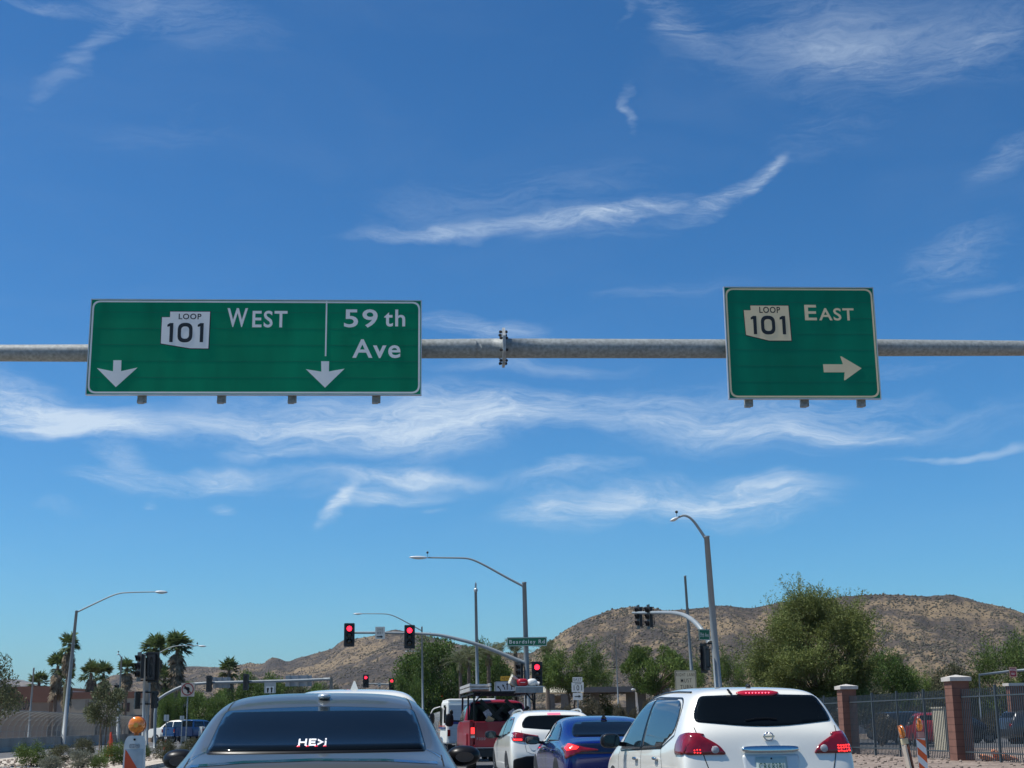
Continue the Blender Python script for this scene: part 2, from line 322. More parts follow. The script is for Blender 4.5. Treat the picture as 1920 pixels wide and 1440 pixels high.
def hill_mat(name):
    m = bpy.data.materials.new(name); m.use_nodes = True; t = m.node_tree; b = t.nodes['Principled BSDF']; b.inputs['Roughness'].default_value = .95
    L = t.links.new; co = t.nodes.new('ShaderNodeTexCoord')
    def nz(s, d, st=(1, 1, 1), dist=0):
        mp = t.nodes.new('ShaderNodeMapping'); mp.inputs['Scale'].default_value = st; L(co.outputs['Object'], mp.inputs[0]); n = t.nodes.new('ShaderNodeTexNoise'); n.inputs['Scale'].default_value = s; n.inputs['Detail'].default_value = d; n.inputs['Roughness'].default_value = .6; n.inputs['Distortion'].default_value = dist; L(mp.outputs[0], n.inputs['Vector']); return n.outputs['Fac']
    def math_(op, a, b_):
        n = t.nodes.new('ShaderNodeMath'); n.operation = op
        for i, v in enumerate((a, b_)):
            if isinstance(v, (int, float)): n.inputs[i].default_value = v
            else: L(v, n.inputs[i])
        return n.outputs[0]
    big = nz(.006, 5, (1, .6, 2.2), .6); mid = nz(.05, 6, (1, .5, 1.5), .4); fine = nz(.22, 4, (1, .4, 1))
    s = math_('ADD', math_('MULTIPLY', big, .9), math_('ADD', math_('MULTIPLY', mid, .75), math_('MULTIPLY', fine, .62)))
    r = t.nodes.new('ShaderNodeValToRGB'); e = r.color_ramp.elements; e[0].position = .93 / 1.3; e[0].color = (.026, .020, .015, 1); e[1].position = .97; e[1].color = (.185, .132, .070, 1)
    x = e.new(.80); x.color = (.045, .034, .024, 1); x = e.new(.875); x.color = (.080, .058, .037, 1)
    L(math_('DIVIDE', s, 1.3), r.inputs[0]); L(r.outputs[0], b.inputs['Base Color'])
    bp = t.nodes.new('ShaderNodeBump'); bp.inputs['Strength'].default_value = .8; bp.inputs['Distance'].default_value = 1.5; L(math_('ADD', mid, fine), bp.inputs['Height']); L(bp.outputs[0], b.inputs['Normal'])
    return m
M_hill = hill_mat('hill_rock_and_dry_grass')
hill = tag(MB().add(hv, hf).build('hills', M_hill, smooth=True), kind='structure')
rnd = random.Random(5); sv = []; sf = []
rv = np.array(hv).reshape(len(cols_), NR, 3)
for k in range(42000):
    i = rnd.random() * (len(cols_) - 1.01); t = rnd.random() ** .75; j = 10 + t * 37.5; a, b = int(i), int(j); fi, fj = i - a, j - b
    p = (rv[a, b] * (1 - fi) + rv[a + 1, b] * fi) * (1 - fj) + (rv[a, b + 1] * (1 - fi) + rv[a + 1, b + 1] * fi) * fj
    if p[2] < 2 or (noise.noise(Vector((p[0] / 70, p[1] / 130, p[2] / 25))) < -.05 and rnd.random() < .35): continue
    r = rnd.uniform(.4, .95) * (1.0 + .5 * (noise.noise(Vector((p[0] / 80, p[1] / 80, 0))) > .15)); h = r * rnd.uniform(.7, 1.3)
    if rnd.random() < .012: h = rnd.uniform(2.5, 4); r = .35
    n = len(sv); sv += [(p[0] - r, p[1], p[2] + h * .4), (p[0], p[1] - r, p[2] + h * .3), (p[0] + r, p[1], p[2] + h * .45), (p[0], p[1] + r, p[2] + h * .4), (p[0] + r * .2, p[1], p[2] + h * 1.2), (p[0], p[1], p[2] - .5)]
    sf += [(n, n + 1, n + 4), (n + 1, n + 2, n + 4), (n + 2, n + 3, n + 4), (n + 3, n, n + 4), (n + 1, n, n + 5), (n + 2, n + 1, n + 5), (n + 3, n + 2, n + 5), (n, n + 3, n + 5)]
tag(MB().add(sv, sf).build('desert_scrub', mat('desert_scrub', (.07, .062, .040), .9, 0, .3, .1, isl=.5)), kind='stuff', label='sparse dark desert scrub scattered over the brown hills', cat='scrub')
# far range
fv = []; FR = [(-1500, 1330), (-700, 1290), (-200, 1282), (-20, 1278), (12, 1271), (28, 1273), (48, 1279), (90, 1290), (160, 1300), (260, 1335)]
def fr(px):
    for (a, b), (c, d) in zip(FR, FR[1:]):
        if a <= px <= c: return b + (d - b) * (px - a) / (c - a)
for px in range(-1500, 261, 10):
    sx = P(px, HORY, 1).x
    for j, (D, h) in enumerate(((6500, 0), (7800, .45), (9000, 1), (10500, .4), (11500, 0))):
        z = P(px, fr(px), 9000).z * h * (1 + .05 * noise.noise(Vector((px / 30, j, 0)))); fv.append((sx * D, D, z - 2))
n_ = len(fv) // 5
tag(MB().add(fv, [(i * 5 + j, i * 5 + j + 5, i * 5 + j + 6, i * 5 + j + 1) for i in range(n_ - 1) for j in range(4)]).build('mountain', M_hill, smooth=True), kind='structure')
# ------------------------------------------------------------------ overhead sign structure
GY = rad(3.2); GE = Vector((math.cos(GY), math.sin(GY), 0)); GN = Vector((math.sin(GY), -math.cos(GY), 0)); UP = Vector((0, 0, 1))
GD = 25.5; X0 = P(943, 653, GD)
def onplane(px, py, off=0.0):          # the point of the sign plane (off metres towards us) seen there
    o = X0 + GN * off; d = ray(px, py); t = (o - CAM).dot(GN) / d.dot(GN); return CAM + d * t
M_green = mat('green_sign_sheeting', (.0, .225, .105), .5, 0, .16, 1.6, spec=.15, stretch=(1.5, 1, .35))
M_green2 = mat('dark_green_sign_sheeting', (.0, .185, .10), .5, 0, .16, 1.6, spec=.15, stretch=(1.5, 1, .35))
M_leg = mat('white_sign_legend', (.80, .78, .74), .5, 0, .05, 2, spec=.2)
M_leg2 = mat('cream_sign_legend', (.80, .63, .38), .5, 0, .05, 2)
root = empty('sign_gantry', GX(943, GD), label='galvanised steel overhead pipe spanning the road with bolted flange, carrying both green signs', cat='sign gantry')
yc = [(-700, 672, 14.0), (0, 662, 15.5), (165, 662, 16.2), (790, 654, 18), (943, 653, 18.6)]; yc2 = [(943, 653, 18.6), (1360, 654, 18), (1650, 652, 16.2), (1920, 653, 14.5), (2500, 660, 13)]
scl = (onplane(944, 653) - onplane(943, 653)).length
for seg in (yc, yc2):
    pts = []; rs = []
    for (a, b, c), (d, e, f) in zip(seg, seg[1:]):
        for k in range(6): t = k / 6; pts.append(onplane(a + (d - a) * t, b + (e - b) * t)); rs.append((c + (f - c) * t) * scl)
    pts.append(onplane(seg[-1][0], seg[-1][1])); rs.append(seg[-1][2] * scl)
    MB().tube(pts, rs, 32).build('pipe', M_galvd, root, True, True)
MB().tube([onplane(893, 653.4), onplane(903, 653.4)], 18.45 * scl, 32).build('weld_band', M_galvd, root, True, True)
fl = MB(); ncf = onplane(944, 652)
R_ = 36 * scl
for dx in (-.024, .002):
    fl.prism([(R_ * math.cos(2 * math.pi * (k + .5) / 8) / math.cos(math.pi / 8) * .97, R_ * math.sin(2 * math.pi * (k + .5) / 8) / math.cos(math.pi / 8) * .97) for k in range(8)], ncf + GE * dx, -GN, UP, .022)
fl.build('flange', M_galv, root, True)
for k in range(8):
    bl = MB(); a = 2 * math.pi * k / 8 + .39; c = ncf - GN * math.cos(a) * R_ * .83 + UP * math.sin(a) * R_ * .83; bl.tube([c - GE * .085, c + GE * .075], .016, 8); bl.tube([c - GE * .078, c - GE * .037], .028, 6); bl.tube([c + GE * .034, c + GE * .065], .028, 6); bl.build('bolt', M_black, root, True)
for px, py in ((-700, 672), (2500, 660)):
    a = onplane(px, py); mb = MB(); mb.tube([Vector((a.x, a.y, 0)), Vector((a.x, a.y, a.z + .4))], [.32, .24], 20); mb.tube([Vector((a.x, a.y, 0)), Vector((a.x, a.y, .08))], .5, 16); mb.build('post', M_galvd, root, True, False)
def guide_sign(name, label, box, green, leg, brackets, content):
    x0, x1, yt, yb = box; off = .42
    TL, TR, BL, BR = [onplane(a, b, off) for a, b in ((x0[0], yt[0]), (x0[1], yt[1]), (x1[0], yb[0]), (x1[1], yb[1]))]
    cx = (TL + TR + BL + BR) / 4; w = ((TR - TL).length + (BR - BL).length) / 2; zt = (TL.z + TR.z) / 2; zb = (BL.z + BR.z) / 2; h = zt - zb
    O = Vector((cx.x, cx.y, (zt + zb) / 2)); r = empty(name, (O.x, O.y, zb), label=label, cat='road sign')
    hw, hh = w / 2, h / 2
    MB().prism([(-hw, -hh), (hw, -hh), (hw, hh), (-hw, hh)], O - GN * .03, GE, UP, .03).build('panel', green, r, True)
    fr_ = MB()
    e = .018
    for a, b, c, d in ((-hw - e, -hh - e, -hw - .001, hh + e), (hw + .001, -hh - e, hw + e, hh + e), (-hw - .001, hh + .001, hw + .001, hh + e), (-hw - .001, -hh - e, hw + .001, -hh - .001)):
        fr_.prism([(a, b), (c, b), (c, d), (a, d)], O - GN * .06, GE, UP, .072)
    fr_.build('frame', M_alu, r, True)
    # back stiffeners
    sb = MB()
    for k in range(5): z = -hh + h * (k + .5) / 5; sb.prism([(-hw * .98, z - .03), (hw * .98, z - .03), (hw * .98, z + .03), (-hw * .98, z + .03)], O - GN * .10, GE, UP, .068)
    sb.build('stiffeners', M_alu, r, True)
    for k in range(1, int(h / .305) + 1):
        z = -hh + .305 * k
        if z < hh - .08: MB().prism([(-hw + .05, z - .003), (hw - .05, z - .003), (hw - .05, z + .003), (-hw + .05, z + .003)], O, GE, UP, .0015).build('panel_joint', mat('green_joint', (.0, .12, .07), .6, 0, .1), r, True)
    # border: rounded band
    t = .032; m_ = .012; ro = .15
    def rr(a, b, rad_): return rpoly([(-a, -b), (a, -b), (a, b), (-a, b)], rad_, 8)
    A = rr(hw - m_, hh - m_, ro); B = rr(hw - m_ - t, hh - m_ - t, ro * .85); n = len(A)
    mb = MB(); pt = lambda p: O + GE * p[0] + UP * p[1] + GN * .004
    mb.add([pt(p) for p in A] + [pt(p) for p in B], [(i, (i + 1) % n, (i + 1) % n + n, i + n) for i in range(n)]); mb.build('border', leg, r, True)
    kx = w / (((x0[1] - x0[0]) + (x1[1] - x1[0])) / 2); ky = h / (((yb[0] - yt[0]) + (yb[1] - yt[1])) / 2)
    mx_ = (x0[0] + x0[1] + x1[0] + x1[1]) / 4; my = (yt[0] + yt[1] + yb[0] + yb[1]) / 4
    lc = lambda px, py: ((px - mx_) * kx, (my - py) * ky)
    content(r, O, lc)
    for px in brackets:
        x, _ = lc(px, 0); mb = MB(); q = Matrix((GE, -GN, UP)).transposed()
        mb.box(O + GE * x - GN * .15 + UP * (-hh - .055), (.15, .09, .14), q); mb.box(O + GE * (x - .02) - GN * .13 - UP * (hh + .115), (.11, .12, .05), q)
        mb.box(O + GE * x - GN * .17, (.09, .09, h * .98), q); mb.build('bracket', M_galvd, r, True)
    return r
def flat(poly, O, lc, m, name, par, off=.004):
    return MB().prism([lc(*p) for p in poly], O, GE, UP, off).build(name, m, par, True)
def shield(r, O, lc, pts, leg, loop, num):
    n = len(pts); c = (sum(p[0] for p in pts) / n, sum(p[1] for p in pts) / n)
    flat([(c[0] + (p[0] - c[0]) * 1.035, c[1] + (p[1] - c[1]) * 1.045) for p in pts], O, lc, M_sblack, 'shield_outline', r, .004)
    s = flat(pts, O, lc, leg, 'route_shield', r, .008)
    mb = MB()
    for tx, (a, b, c_, d) in ((('LOOP'), loop), (('101'), num)):
        if tx == '101':      # straight Highway style figures
            w = c_ - a; st = w * .092; h = d - b
            for x in (a + w * .06, c_ - w * .15 + st * .3):
                A, B = lc(x, d), lc(x + st, b); mb.prism([(A[0], A[1]), (B[0], A[1]), (B[0], B[1]), (A[0], B[1])], O + GN * .009, GE, UP, .002)
                mb.prism([lc(x, b), lc(x + st * .3, b), lc(x + st * .3, b + h * .16), lc(x - st * .75, b + h * .2), lc(x - st * .75, b + h * .09)], O + GN * .0095, GE, UP, .002)
            cx_, cy_ = a + w * .475, (b + d) / 2; oo = rpoly([(cx_ - w * .2, b - .5), (cx_ + w * .2, b - .5), (cx_ + w * .2, d + .5), (cx_ - w * .2, d + .5)], w * .19, 8)
            ii = rpoly([(cx_ - w * .2 + st, b + st), (cx_ + w * .2 - st, b + st), (cx_ + w * .2 - st, d - st), (cx_ - w * .2 + st, d - st)], w * .11, 8); n = len(oo)
            pt = lambda p: O + GE * lc(*p)[0] + UP * lc(*p)[1] + GN * .011
            mb.add([pt(p) for p in oo] + [pt(p) for p in ii], [(i + n, (i + 1) % n + n, (i + 1) % n, i) for i in range(n)])
        else:
            x0_, y0_ = lc(a, d); x1_, y1_ = lc(c_, b); text_on(mb, tx, x0_, y0_, x1_, y1_, O, GE, UP, .011)
    mb.build('shield_text', M_sblack, s, True)
def words_(r, O, lc, items, leg):
    for tx, boxes in items:
        mb = MB()
        for s_, (a, b, c_, d) in boxes: x0_, y0_ = lc(a, d); x1_, y1_ = lc(c_, b); text_on(mb, s_, x0_, y0_, x1_, y1_, O, GE, UP, .006)
        mb.build('legend_text', leg, r, True)
def left_content(r, O, lc):
    sx = lambda x: 140 + x / 2.8235; sy = lambda y: 540 + y / 2.8235
    S = lambda L: [(sx(a), sy(b)) for a, b in L]; Bx = lambda a, b, c, d: (sx(a), sy(b), sx(c), sy(d))
    shield(r, O, lc, S([(452, 158), (494, 158), (494, 128), (705, 128), (703, 323), (606, 322), (452, 297)]), M_leg, Bx(540, 139, 660, 169), Bx(484, 189, 680, 290))
    words_(r, O, lc, [('west', [('W', Bx(797, 108, 906, 209)), ('EST', Bx(931, 121, 1117, 211))]), ('59th', [('59', Bx(1420, 111, 1600, 210)), ('th', Bx(1635, 112, 1748, 204))]), ('ave', [('Ave', Bx(1467, 272, 1724, 372))])], M_leg)
    flat(S([(1321, 68), (1329, 68), (1329, 362), (1321, 362)]), O, lc, M_leg, 'divider_line', r, .005)
    for pts in ([(208, 386), (250, 386), (251, 443), (336, 424), (228, 526), (124, 427), (209, 444)], [(1302, 389), (1344, 389), (1344, 443), (1427, 428), (1325, 528), (1222, 431), (1304, 444)]):
        flat(S(pts), O, lc, M_leg, 'arrow', r, .005)
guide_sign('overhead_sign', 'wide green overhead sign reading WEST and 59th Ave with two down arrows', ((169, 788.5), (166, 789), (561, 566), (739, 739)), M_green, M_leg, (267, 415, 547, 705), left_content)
def right_content(r, O, lc):
    sx = lambda x: 1320 + x / 5.0526 - 0; sy = lambda y: 520 + y / 5.0526
    S = lambda L: [(sx(a), sy(b)) for a, b in L]; Bx = lambda a, b, c, d: (sx(a), sy(b), sx(c), sy(d))
    shield(r, O, lc, S([(392, 318), (458, 318), (456, 273), (816, 273), (826, 605), (616, 605), (402, 553)]), M_leg2, Bx(538, 284, 736, 344), Bx(455, 372, 790, 546))
    words_(r, O, lc, [('east', [('E', Bx(968, 264, 1082, 411)), ('AST', Bx(1103, 294, 1437, 413))])], M_leg2)
    flat(rpoly(S([(1113, 828), (1302, 828), (1278, 745), (1475, 865), (1300, 985), (1312, 903), (1116, 903)]), [0, 0, 4, 0, 4, 0, 0], 5), O, lc, M_leg2, 'arrow', r, .005)
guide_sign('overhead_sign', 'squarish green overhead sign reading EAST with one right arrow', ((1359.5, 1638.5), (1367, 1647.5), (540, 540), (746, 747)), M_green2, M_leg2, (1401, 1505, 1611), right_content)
BOLD = .002
# ------------------------------------------------------------------ cars
M_glassd = mat('tinted_car_glass', (.004, .006, .008), .04, 0, .05, 2, spec=.13)
M_glassb = mat('side_car_glass', (.012, .022, .030), .05, 0, .05, 2, spec=.9)
M_chrome = mat('chrome', (.55, .57, .6), .12, 1, .02, 2)
M_tyre = mat('tyre_rubber', (.018, .018, .018), .85, 0, .2, 8)
M_rim = mat('alloy_rim', (.32, .33, .34), .3, .8, .1, 4)
M_seam = mat('panel_gap', (.01, .01, .01), .8, 0, .1, 4)
M_trim = mat('black_car_trim', (.009, .009, .010), .35, 0, .15, 6, spec=.25)
M_tail = mat('red_tail_lamp_lens', (.20, .004, .008), .12, 0, .25, 14, coat=.8)
M_taillit = mat('lit_tail_lamp', (.4, .01, .01), .2, 0, .1, 30, emit=(1, .03, .03), estr=2.0)
M_clear = mat('clear_lamp_lens', (.42, .40, .40), .1, 0, .3, 30, coat=.8)
M_head = mat('headlamp_lens', (.5, .52, .54), .08, 0, .2, 12, coat=.8)
M_silver = mat('silver_blue_paint', (.085, .090, .084), .30, .3, .03, 1, coat=.45)
M_white = mat('white_paint', (.84, .82, .73), .32, 0, .02, 1, coat=1)
M_blue = mat('deep_blue_paint', (.002, .008, .12), .12, .1, .05, 1, coat=.6)
M_redp = mat('red_paint', (.26, .003, .012), .4, 0, .08, 1.5, coat=.25)
TOPS = {}
def sedan_st(W_, H_, L_, hb=1.0):
    w, h = W_ / .91, H_ / 1.51
    T = [(0.0, [(0, .32), (.6, .32), (.74, .36), (.80, .52), (.81, .66), (.77, .76), (.62, .79), (.46, .80), (.25, .81), (0, .81)]),
         (.07, [(0, .26), (.7, .26), (.83, .36), (.875, .56), (.87, .77), (.84, .93), (.73, 1.00), (.55, 1.03), (.28, 1.045), (0, 1.05)]),
         (.15, [(0, .24), (.74, .24), (.87, .36), (.905, .58), (.90, .82), (.865, .97), (.755, 1.055), (.56, 1.08), (.28, 1.09), (0, 1.095)]),
         (.62, [(0, .2), (.78, .2), (.88, .34), (.915, .58), (.912, .84), (.875, 1.00), (.785, 1.085), (.665, 1.12), (.34, 1.135), (0, 1.14)]),
         (.98, [(0, .2), (.78, .2), (.88, .34), (.915, .58), (.915, .85), (.88, 1.02), (.775, 1.14), (.67, 1.225), (.35, 1.262), (0, 1.27)]),
         (1.38, [(0, .2), (.78, .2), (.88, .34), (.915, .58), (.915, .85), (.885, 1.03), (.755, 1.24), (.695, 1.380), (.40, 1.412), (0, 1.415)]),
         (1.85, [(0, .2), (.78, .2), (.88, .34), (.912, .58), (.912, .85), (.885, 1.03), (.735, 1.30), (.665, 1.462), (.38, 1.497), (0, 1.500)]),
         (2.5, [(0, .2), (.78, .2), (.88, .34), (.91, .58), (.91, .85), (.885, 1.02), (.73, 1.31), (.665, 1.478), (.38, 1.517), (0, 1.520)]),
         (3.0, [(0, .2), (.78, .2), (.88, .34), (.91, .58), (.91, .84), (.88, 1.00), (.72, 1.27), (.63, 1.41), (.345, 1.455), (0, 1.46)]),
         (3.45, [(0, .2), (.78, .2), (.88, .34), (.91, .58), (.91, .83), (.875, .97), (.76, 1.10), (.68, 1.17), (.36, 1.21), (0, 1.22)]),
         (3.85, [(0, .2), (.78, .2), (.88, .34), (.91, .58), (.905, .80), (.87, .92), (.80, .98), (.70, 1.0), (.36, 1.03), (0, 1.04)]),
         (4.4, [(0, .2), (.76, .2), (.86, .34), (.89, .56), (.88, .74), (.84, .83), (.74, .87), (.6, .88), (.3, .91), (0, .92)]),
         (4.72, [(0, .24), (.7, .24), (.78, .34), (.80, .52), (.79, .64), (.74, .71), (.62, .74), (.45, .75), (.25, .76), (0, .765)]),
         (4.82, [(0, .32), (.5, .32), (.6, .36), (.62, .48), (.61, .56), (.56, .6), (.45, .62), (.32, .63), (.16, .63), (0, .63)])]
    return [(y * L_ / 4.82, [(x * w, z * h if z > .5 else z * (1 + (h - 1) * z * 2)) for x, z in p]) for y, p in T]
def suv_st(W_, H_, L_):
    w, h = W_ / .90, H_ / 1.65
    T = [(0.0, [(0, .38), (.50, .38), (.66, .41), (.73, .5), (.75, .60), (.71, .68), (.58, .70), (.42, .71), (.2, .71), (0, .71)]),
         (.05, [(0, .32), (.62, .32), (.79, .38), (.85, .50), (.865, .66), (.855, .80), (.77, .86), (.58, .885), (.28, .90), (0, .905)]),
         (.10, [(0, .28), (.68, .28), (.84, .36), (.88, .52), (.89, .72), (.885, .90), (.835, 1.06), (.68, 1.13), (.34, 1.15), (0, 1.155)]),
         (.17, [(0, .26), (.72, .26), (.865, .36), (.895, .54), (.903, .76), (.897, .97), (.845, 1.14), (.715, 1.22), (.37, 1.245), (0, 1.25)]),
         (.34, [(0, .24), (.74, .24), (.87, .36), (.90, .54), (.908, .78), (.90, 1.0), (.825, 1.22), (.685, 1.40), (.40, 1.435), (0, 1.44)]),
         (.40, [(0, .24), (.74, .24), (.87, .36), (.90, .54), (.908, .78), (.90, 1.01), (.815, 1.26), (.685, 1.53), (.43, 1.565), (0, 1.57)]),
         (.56, [(0, .22), (.76, .22), (.87, .36), (.90, .54), (.91, .78), (.90, 1.01), (.80, 1.30), (.68, 1.575), (.42, 1.605), (0, 1.607)]),
         (1.1, [(0, .22), (.76, .22), (.88, .36), (.90, .54), (.91, .78), (.90, 1.00), (.785, 1.33), (.685, 1.59), (.40, 1.628), (0, 1.632)]),
         (1.9, [(0, .22), (.76, .22), (.88, .36), (.90, .54), (.91, .78), (.90, .99), (.785, 1.34), (.685, 1.605), (.40, 1.645), (0, 1.65)]),
         (2.6, [(0, .22), (.76, .22), (.88, .36), (.90, .54), (.91, .78), (.90, .98), (.775, 1.33), (.655, 1.565), (.36, 1.62), (0, 1.63)]),
         (3.0, [(0, .22), (.76, .22), (.88, .36), (.90, .54), (.91, .78), (.90, .97), (.79, 1.27), (.68, 1.46), (.36, 1.52), (0, 1.53)]),
         (3.55, [(0, .22), (.76, .22), (.88, .36), (.90, .54), (.91, .78), (.89, .95), (.82, 1.08), (.73, 1.15), (.38, 1.19), (0, 1.20)]),
         (3.9, [(0, .22), (.76, .22), (.88, .36), (.90, .54), (.90, .78), (.875, .92), (.81, .99), (.70, 1.03), (.38, 1.06), (0, 1.07)]),
         (4.35, [(0, .24), (.74, .24), (.86, .36), (.88, .54), (.87, .74), (.84, .84), (.74, .89), (.6, .91), (.3, .94), (0, .95)]),
         (4.58, [(0, .28), (.66, .28), (.76, .36), (.78, .52), (.77, .64), (.73, .71), (.62, .75), (.45, .77), (.25, .78), (0, .79)]),
         (4.66, [(0, .36), (.5, .36), (.6, .4), (.62, .5), (.61, .56), (.56, .6), (.45, .62), (.32, .63), (.16, .63), (0, .63)])]
    return [(y * L_ / 4.66, [(x * w, z * h) for x, z in p]) for y, p in T]
def loft(st, sub=3):
    K = len(st[0][1]); R = 2 * K - 2; vs = []; fs = []
    for y, p in st:
        ring = [(x, y, z) for x, z in p] + [(-x, y, z) for x, z in p[-2:0:-1]]; vs += ring
    for i in range(len(st) - 1):
        for k in range(R): fs.append((i * R + k, (i + 1) * R + k, (i + 1) * R + (k + 1) % R, i * R + (k + 1) % R))
    for base, fl_ in ((0, False), ((len(st) - 1) * R, True)):
        for k in range(K - 1):     # strips across the end
            a, b = base + k, base + k + 1; c = base + (R - k - 1) % R if k + 1 < K - 1 or True else 0; d = base + (R - k) % R
            q = (a, b, c, d); q = tuple(dict.fromkeys(q))
            if len(q) >= 3: fs.append(q if not fl_ else q[::-1])
    me = MB().add(vs, fs).mesh(); o = bpy.data.objects.new('tmp', me); C.objects.link(o)
    m = o.modifiers.new('s', 'SUBSURF'); m.levels = sub; m.render_levels = sub
    dg = bpy.context.evaluated_depsgraph_get(); dg.update(); r = bpy.data.meshes.new_from_object(o.evaluated_get(dg), depsgraph=dg)
    bpy.data.objects.remove(o); bpy.data.meshes.remove(me)
    bm = bmesh.new(); bm.from_mesh(r); bmesh.ops.recalc_face_normals(bm, faces=bm.faces); bm.to_mesh(r); bm.free()
    return r
class Body:
    def __init__(s, root, st, m, name='body', sub=3):
        s.root = root; me = loft(st, sub); s.o = link(name, me, m, root, False, True)
        s.bvh = BVHTree.FromPolygons([v.co[:] for v in me.vertices], [p.vertices[:] for p in me.polygons])
    def hit(s, view, a, b):
        if view == 'rear': o, d = Vector((a, -2, b)), Vector((0, 1, 0))
        elif view == 'front': o, d = Vector((a, 9, b)), Vector((0, -1, 0))
        elif view == 'left': o, d = Vector((-3, a, b)), Vector((1, 0, 0))
        elif view == 'right': o, d = Vector((3, a, b)), Vector((-1, 0, 0))
        else: o, d = Vector((a, b, 4)), Vector((0, 0, -1))
        h = s.bvh.ray_cast(o, d)
        if h[0] is None:
            h = s.bvh.find_nearest(o + d * 2.1)
        n = h[1]
        if n.dot(d) > 0: n = -n
        return h[0], n
    def decal(s, name, view, poly, m, off=.007, par=None, cell=.03, thick=.006, extra=None):
        mb = extra or MB(); n = len(poly); per = []
        for i in range(n):             # split long edges
            a, b = Vector(poly[i]), Vector(poly[(i + 1) % n]); L = (b - a).length; k = max(1, int(L / cell))
            for j in range(k): per.append(a.lerp(b, j / k))
        N = len(per); x0, x1 = min(p.x for p in per), max(p.x for p in per); y0, y1 = min(p.y for p in per), max(p.y for p in per)
        pts = list(per); nx, ny = int((x1 - x0) / cell), int((y1 - y0) / cell)
        for i in range(1, nx):
            for j in range(1, ny):
                q = Vector((x0 + (x1 - x0) * i / nx, y0 + (y1 - y0) * j / ny))
                if min((q - p).length for p in per) > cell * .45: pts.append(q)
        vo, eo, fo, *_ = delaunay_2d_cdt(pts, [], [list(range(N))], 1, 1e-6)
        H = [s.hit(view, v.x, v.y) for v in vo]; base = len(mb.v)
        vs = [p + nn * off for p, nn in H]; fs = [tuple(f) for f in fo]
        # make faces look outwards
        out = []
        for f in fs:
            a, b, c = vs[f[0]], vs[f[1]], vs[f[2]]
            out.append(f if (b - a).cross(c - a).dot(H[f[0]][1]) > 0 else f[::-1])
        cnt = {}
        for f in out:
            for i in range(len(f)): cnt[(f[i], f[(i + 1) % len(f)])] = 1
        bd = [(a, b) for a, b in cnt if (b, a) not in cnt]; low = {}
        for a, b in bd:
            for q in (a, b):
                if q not in low: low[q] = len(vs); vs.append(H[q][0] - H[q][1] * thick)
        out += [(b, a, low[a], low[b]) for a, b in bd]
        mb.add(vs, out)
        if extra: return None
        o = mb.build(name, m, par or s.root); me = o.data
        nf = len(fs); me.polygons.foreach_set('use_smooth', [i < nf for i in range(len(me.polygons))]); return o
    def line(s, view, pts, w, mb):      # gap drawn along a path
        pts = [Vector(p) for p in pts]
        q = []
        for a, b in zip(pts, pts[1:]):
            k = max(1, int((b - a).length / .05)); q += [a.lerp(b, j / k) for j in range(k)]
        q.append(pts[-1]); L = []; R = []
        for i, p in enumerate(q):
            d = (q[min(i + 1, len(q) - 1)] - q[max(i - 1, 0)]).normalized(); nn = Vector((-d.y, d.x)) * w / 2
            for lst, z in ((L, p + nn), (R, p - nn)):
                h, n_ = s.hit(view, z.x, z.y); lst.append(h + n_ * .0025)
        n = len(q); mb.add(L + R, [(i, i + 1, n + i + 1, n + i) for i in range(n - 1)]); return mb
def mir(poly): return [(-a, b) for a, b in poly][::-1]
def blob(name, c, r, m, root, M=None, p=3.0):   # rounded box (superellipsoid)
    mb = MB(); vs = []; n, k = 20, 12; f = lambda t: math.copysign(abs(t) ** (2 / p), t)
    for i in range(k + 1):
        ph = -math.pi / 2 + math.pi * i / k
        for j in range(n):
            th = 2 * math.pi * j / n; v = Vector((r[0] * f(math.cos(ph)) * f(math.cos(th)), r[1] * f(math.cos(ph)) * f(math.sin(th)), r[2] * f(math.sin(ph)))); vs.append((M @ v if M else v) + Vector(c))
    mb.add(vs, [(i * n + j, i * n + (j + 1) % n, (i + 1) * n + (j + 1) % n, (i + 1) * n + j) for i in range(k) for j in range(n)])
    return mb.build(name, m, root, False, True)
def wheels(root, L_, Wd, r=.34, ys=None, w=.2):
    ys = ys or (L_ * .205, L_ * .80)
    for y in ys:
        for s_ in (-1, 1):
            wh = empty('wheel', (s_ * (Wd - w / 2 - .015), y, r)); wh.parent = root
            mb = MB(); pr = [(r * .62, -w / 2), (r * .93, -w / 2), (r, -w * .32), (r, w * .32), (r * .93, w / 2), (r * .62, w / 2)]; n = 28
            vs = [(x, p[0] * math.cos(t), p[0] * math.sin(t)) for p, x in [(p, p[1]) for p in pr] for t in [2 * math.pi * k / n for k in range(n)]]
            mb.add(vs, [(i * n + k, i * n + (k + 1) % n, (i + 1) * n + (k + 1) % n, (i + 1) * n + k) for i in range(5) for k in range(n)]); mb.build('tyre', M_tyre, wh, False, True)
            rm = MB(); rm.tube([(-w * .42, 0, 0), (w * .42, 0, 0)], r * .63, 28)
            for k in range(5):
                a = 2 * math.pi * k / 5; rm.bar((s_ * w * .46, 0, 0), (s_ * w * .46, r * .58 * math.cos(a), r * .58 * math.sin(a)), .05, .03)
            rm.build('rim', M_rim, wh)
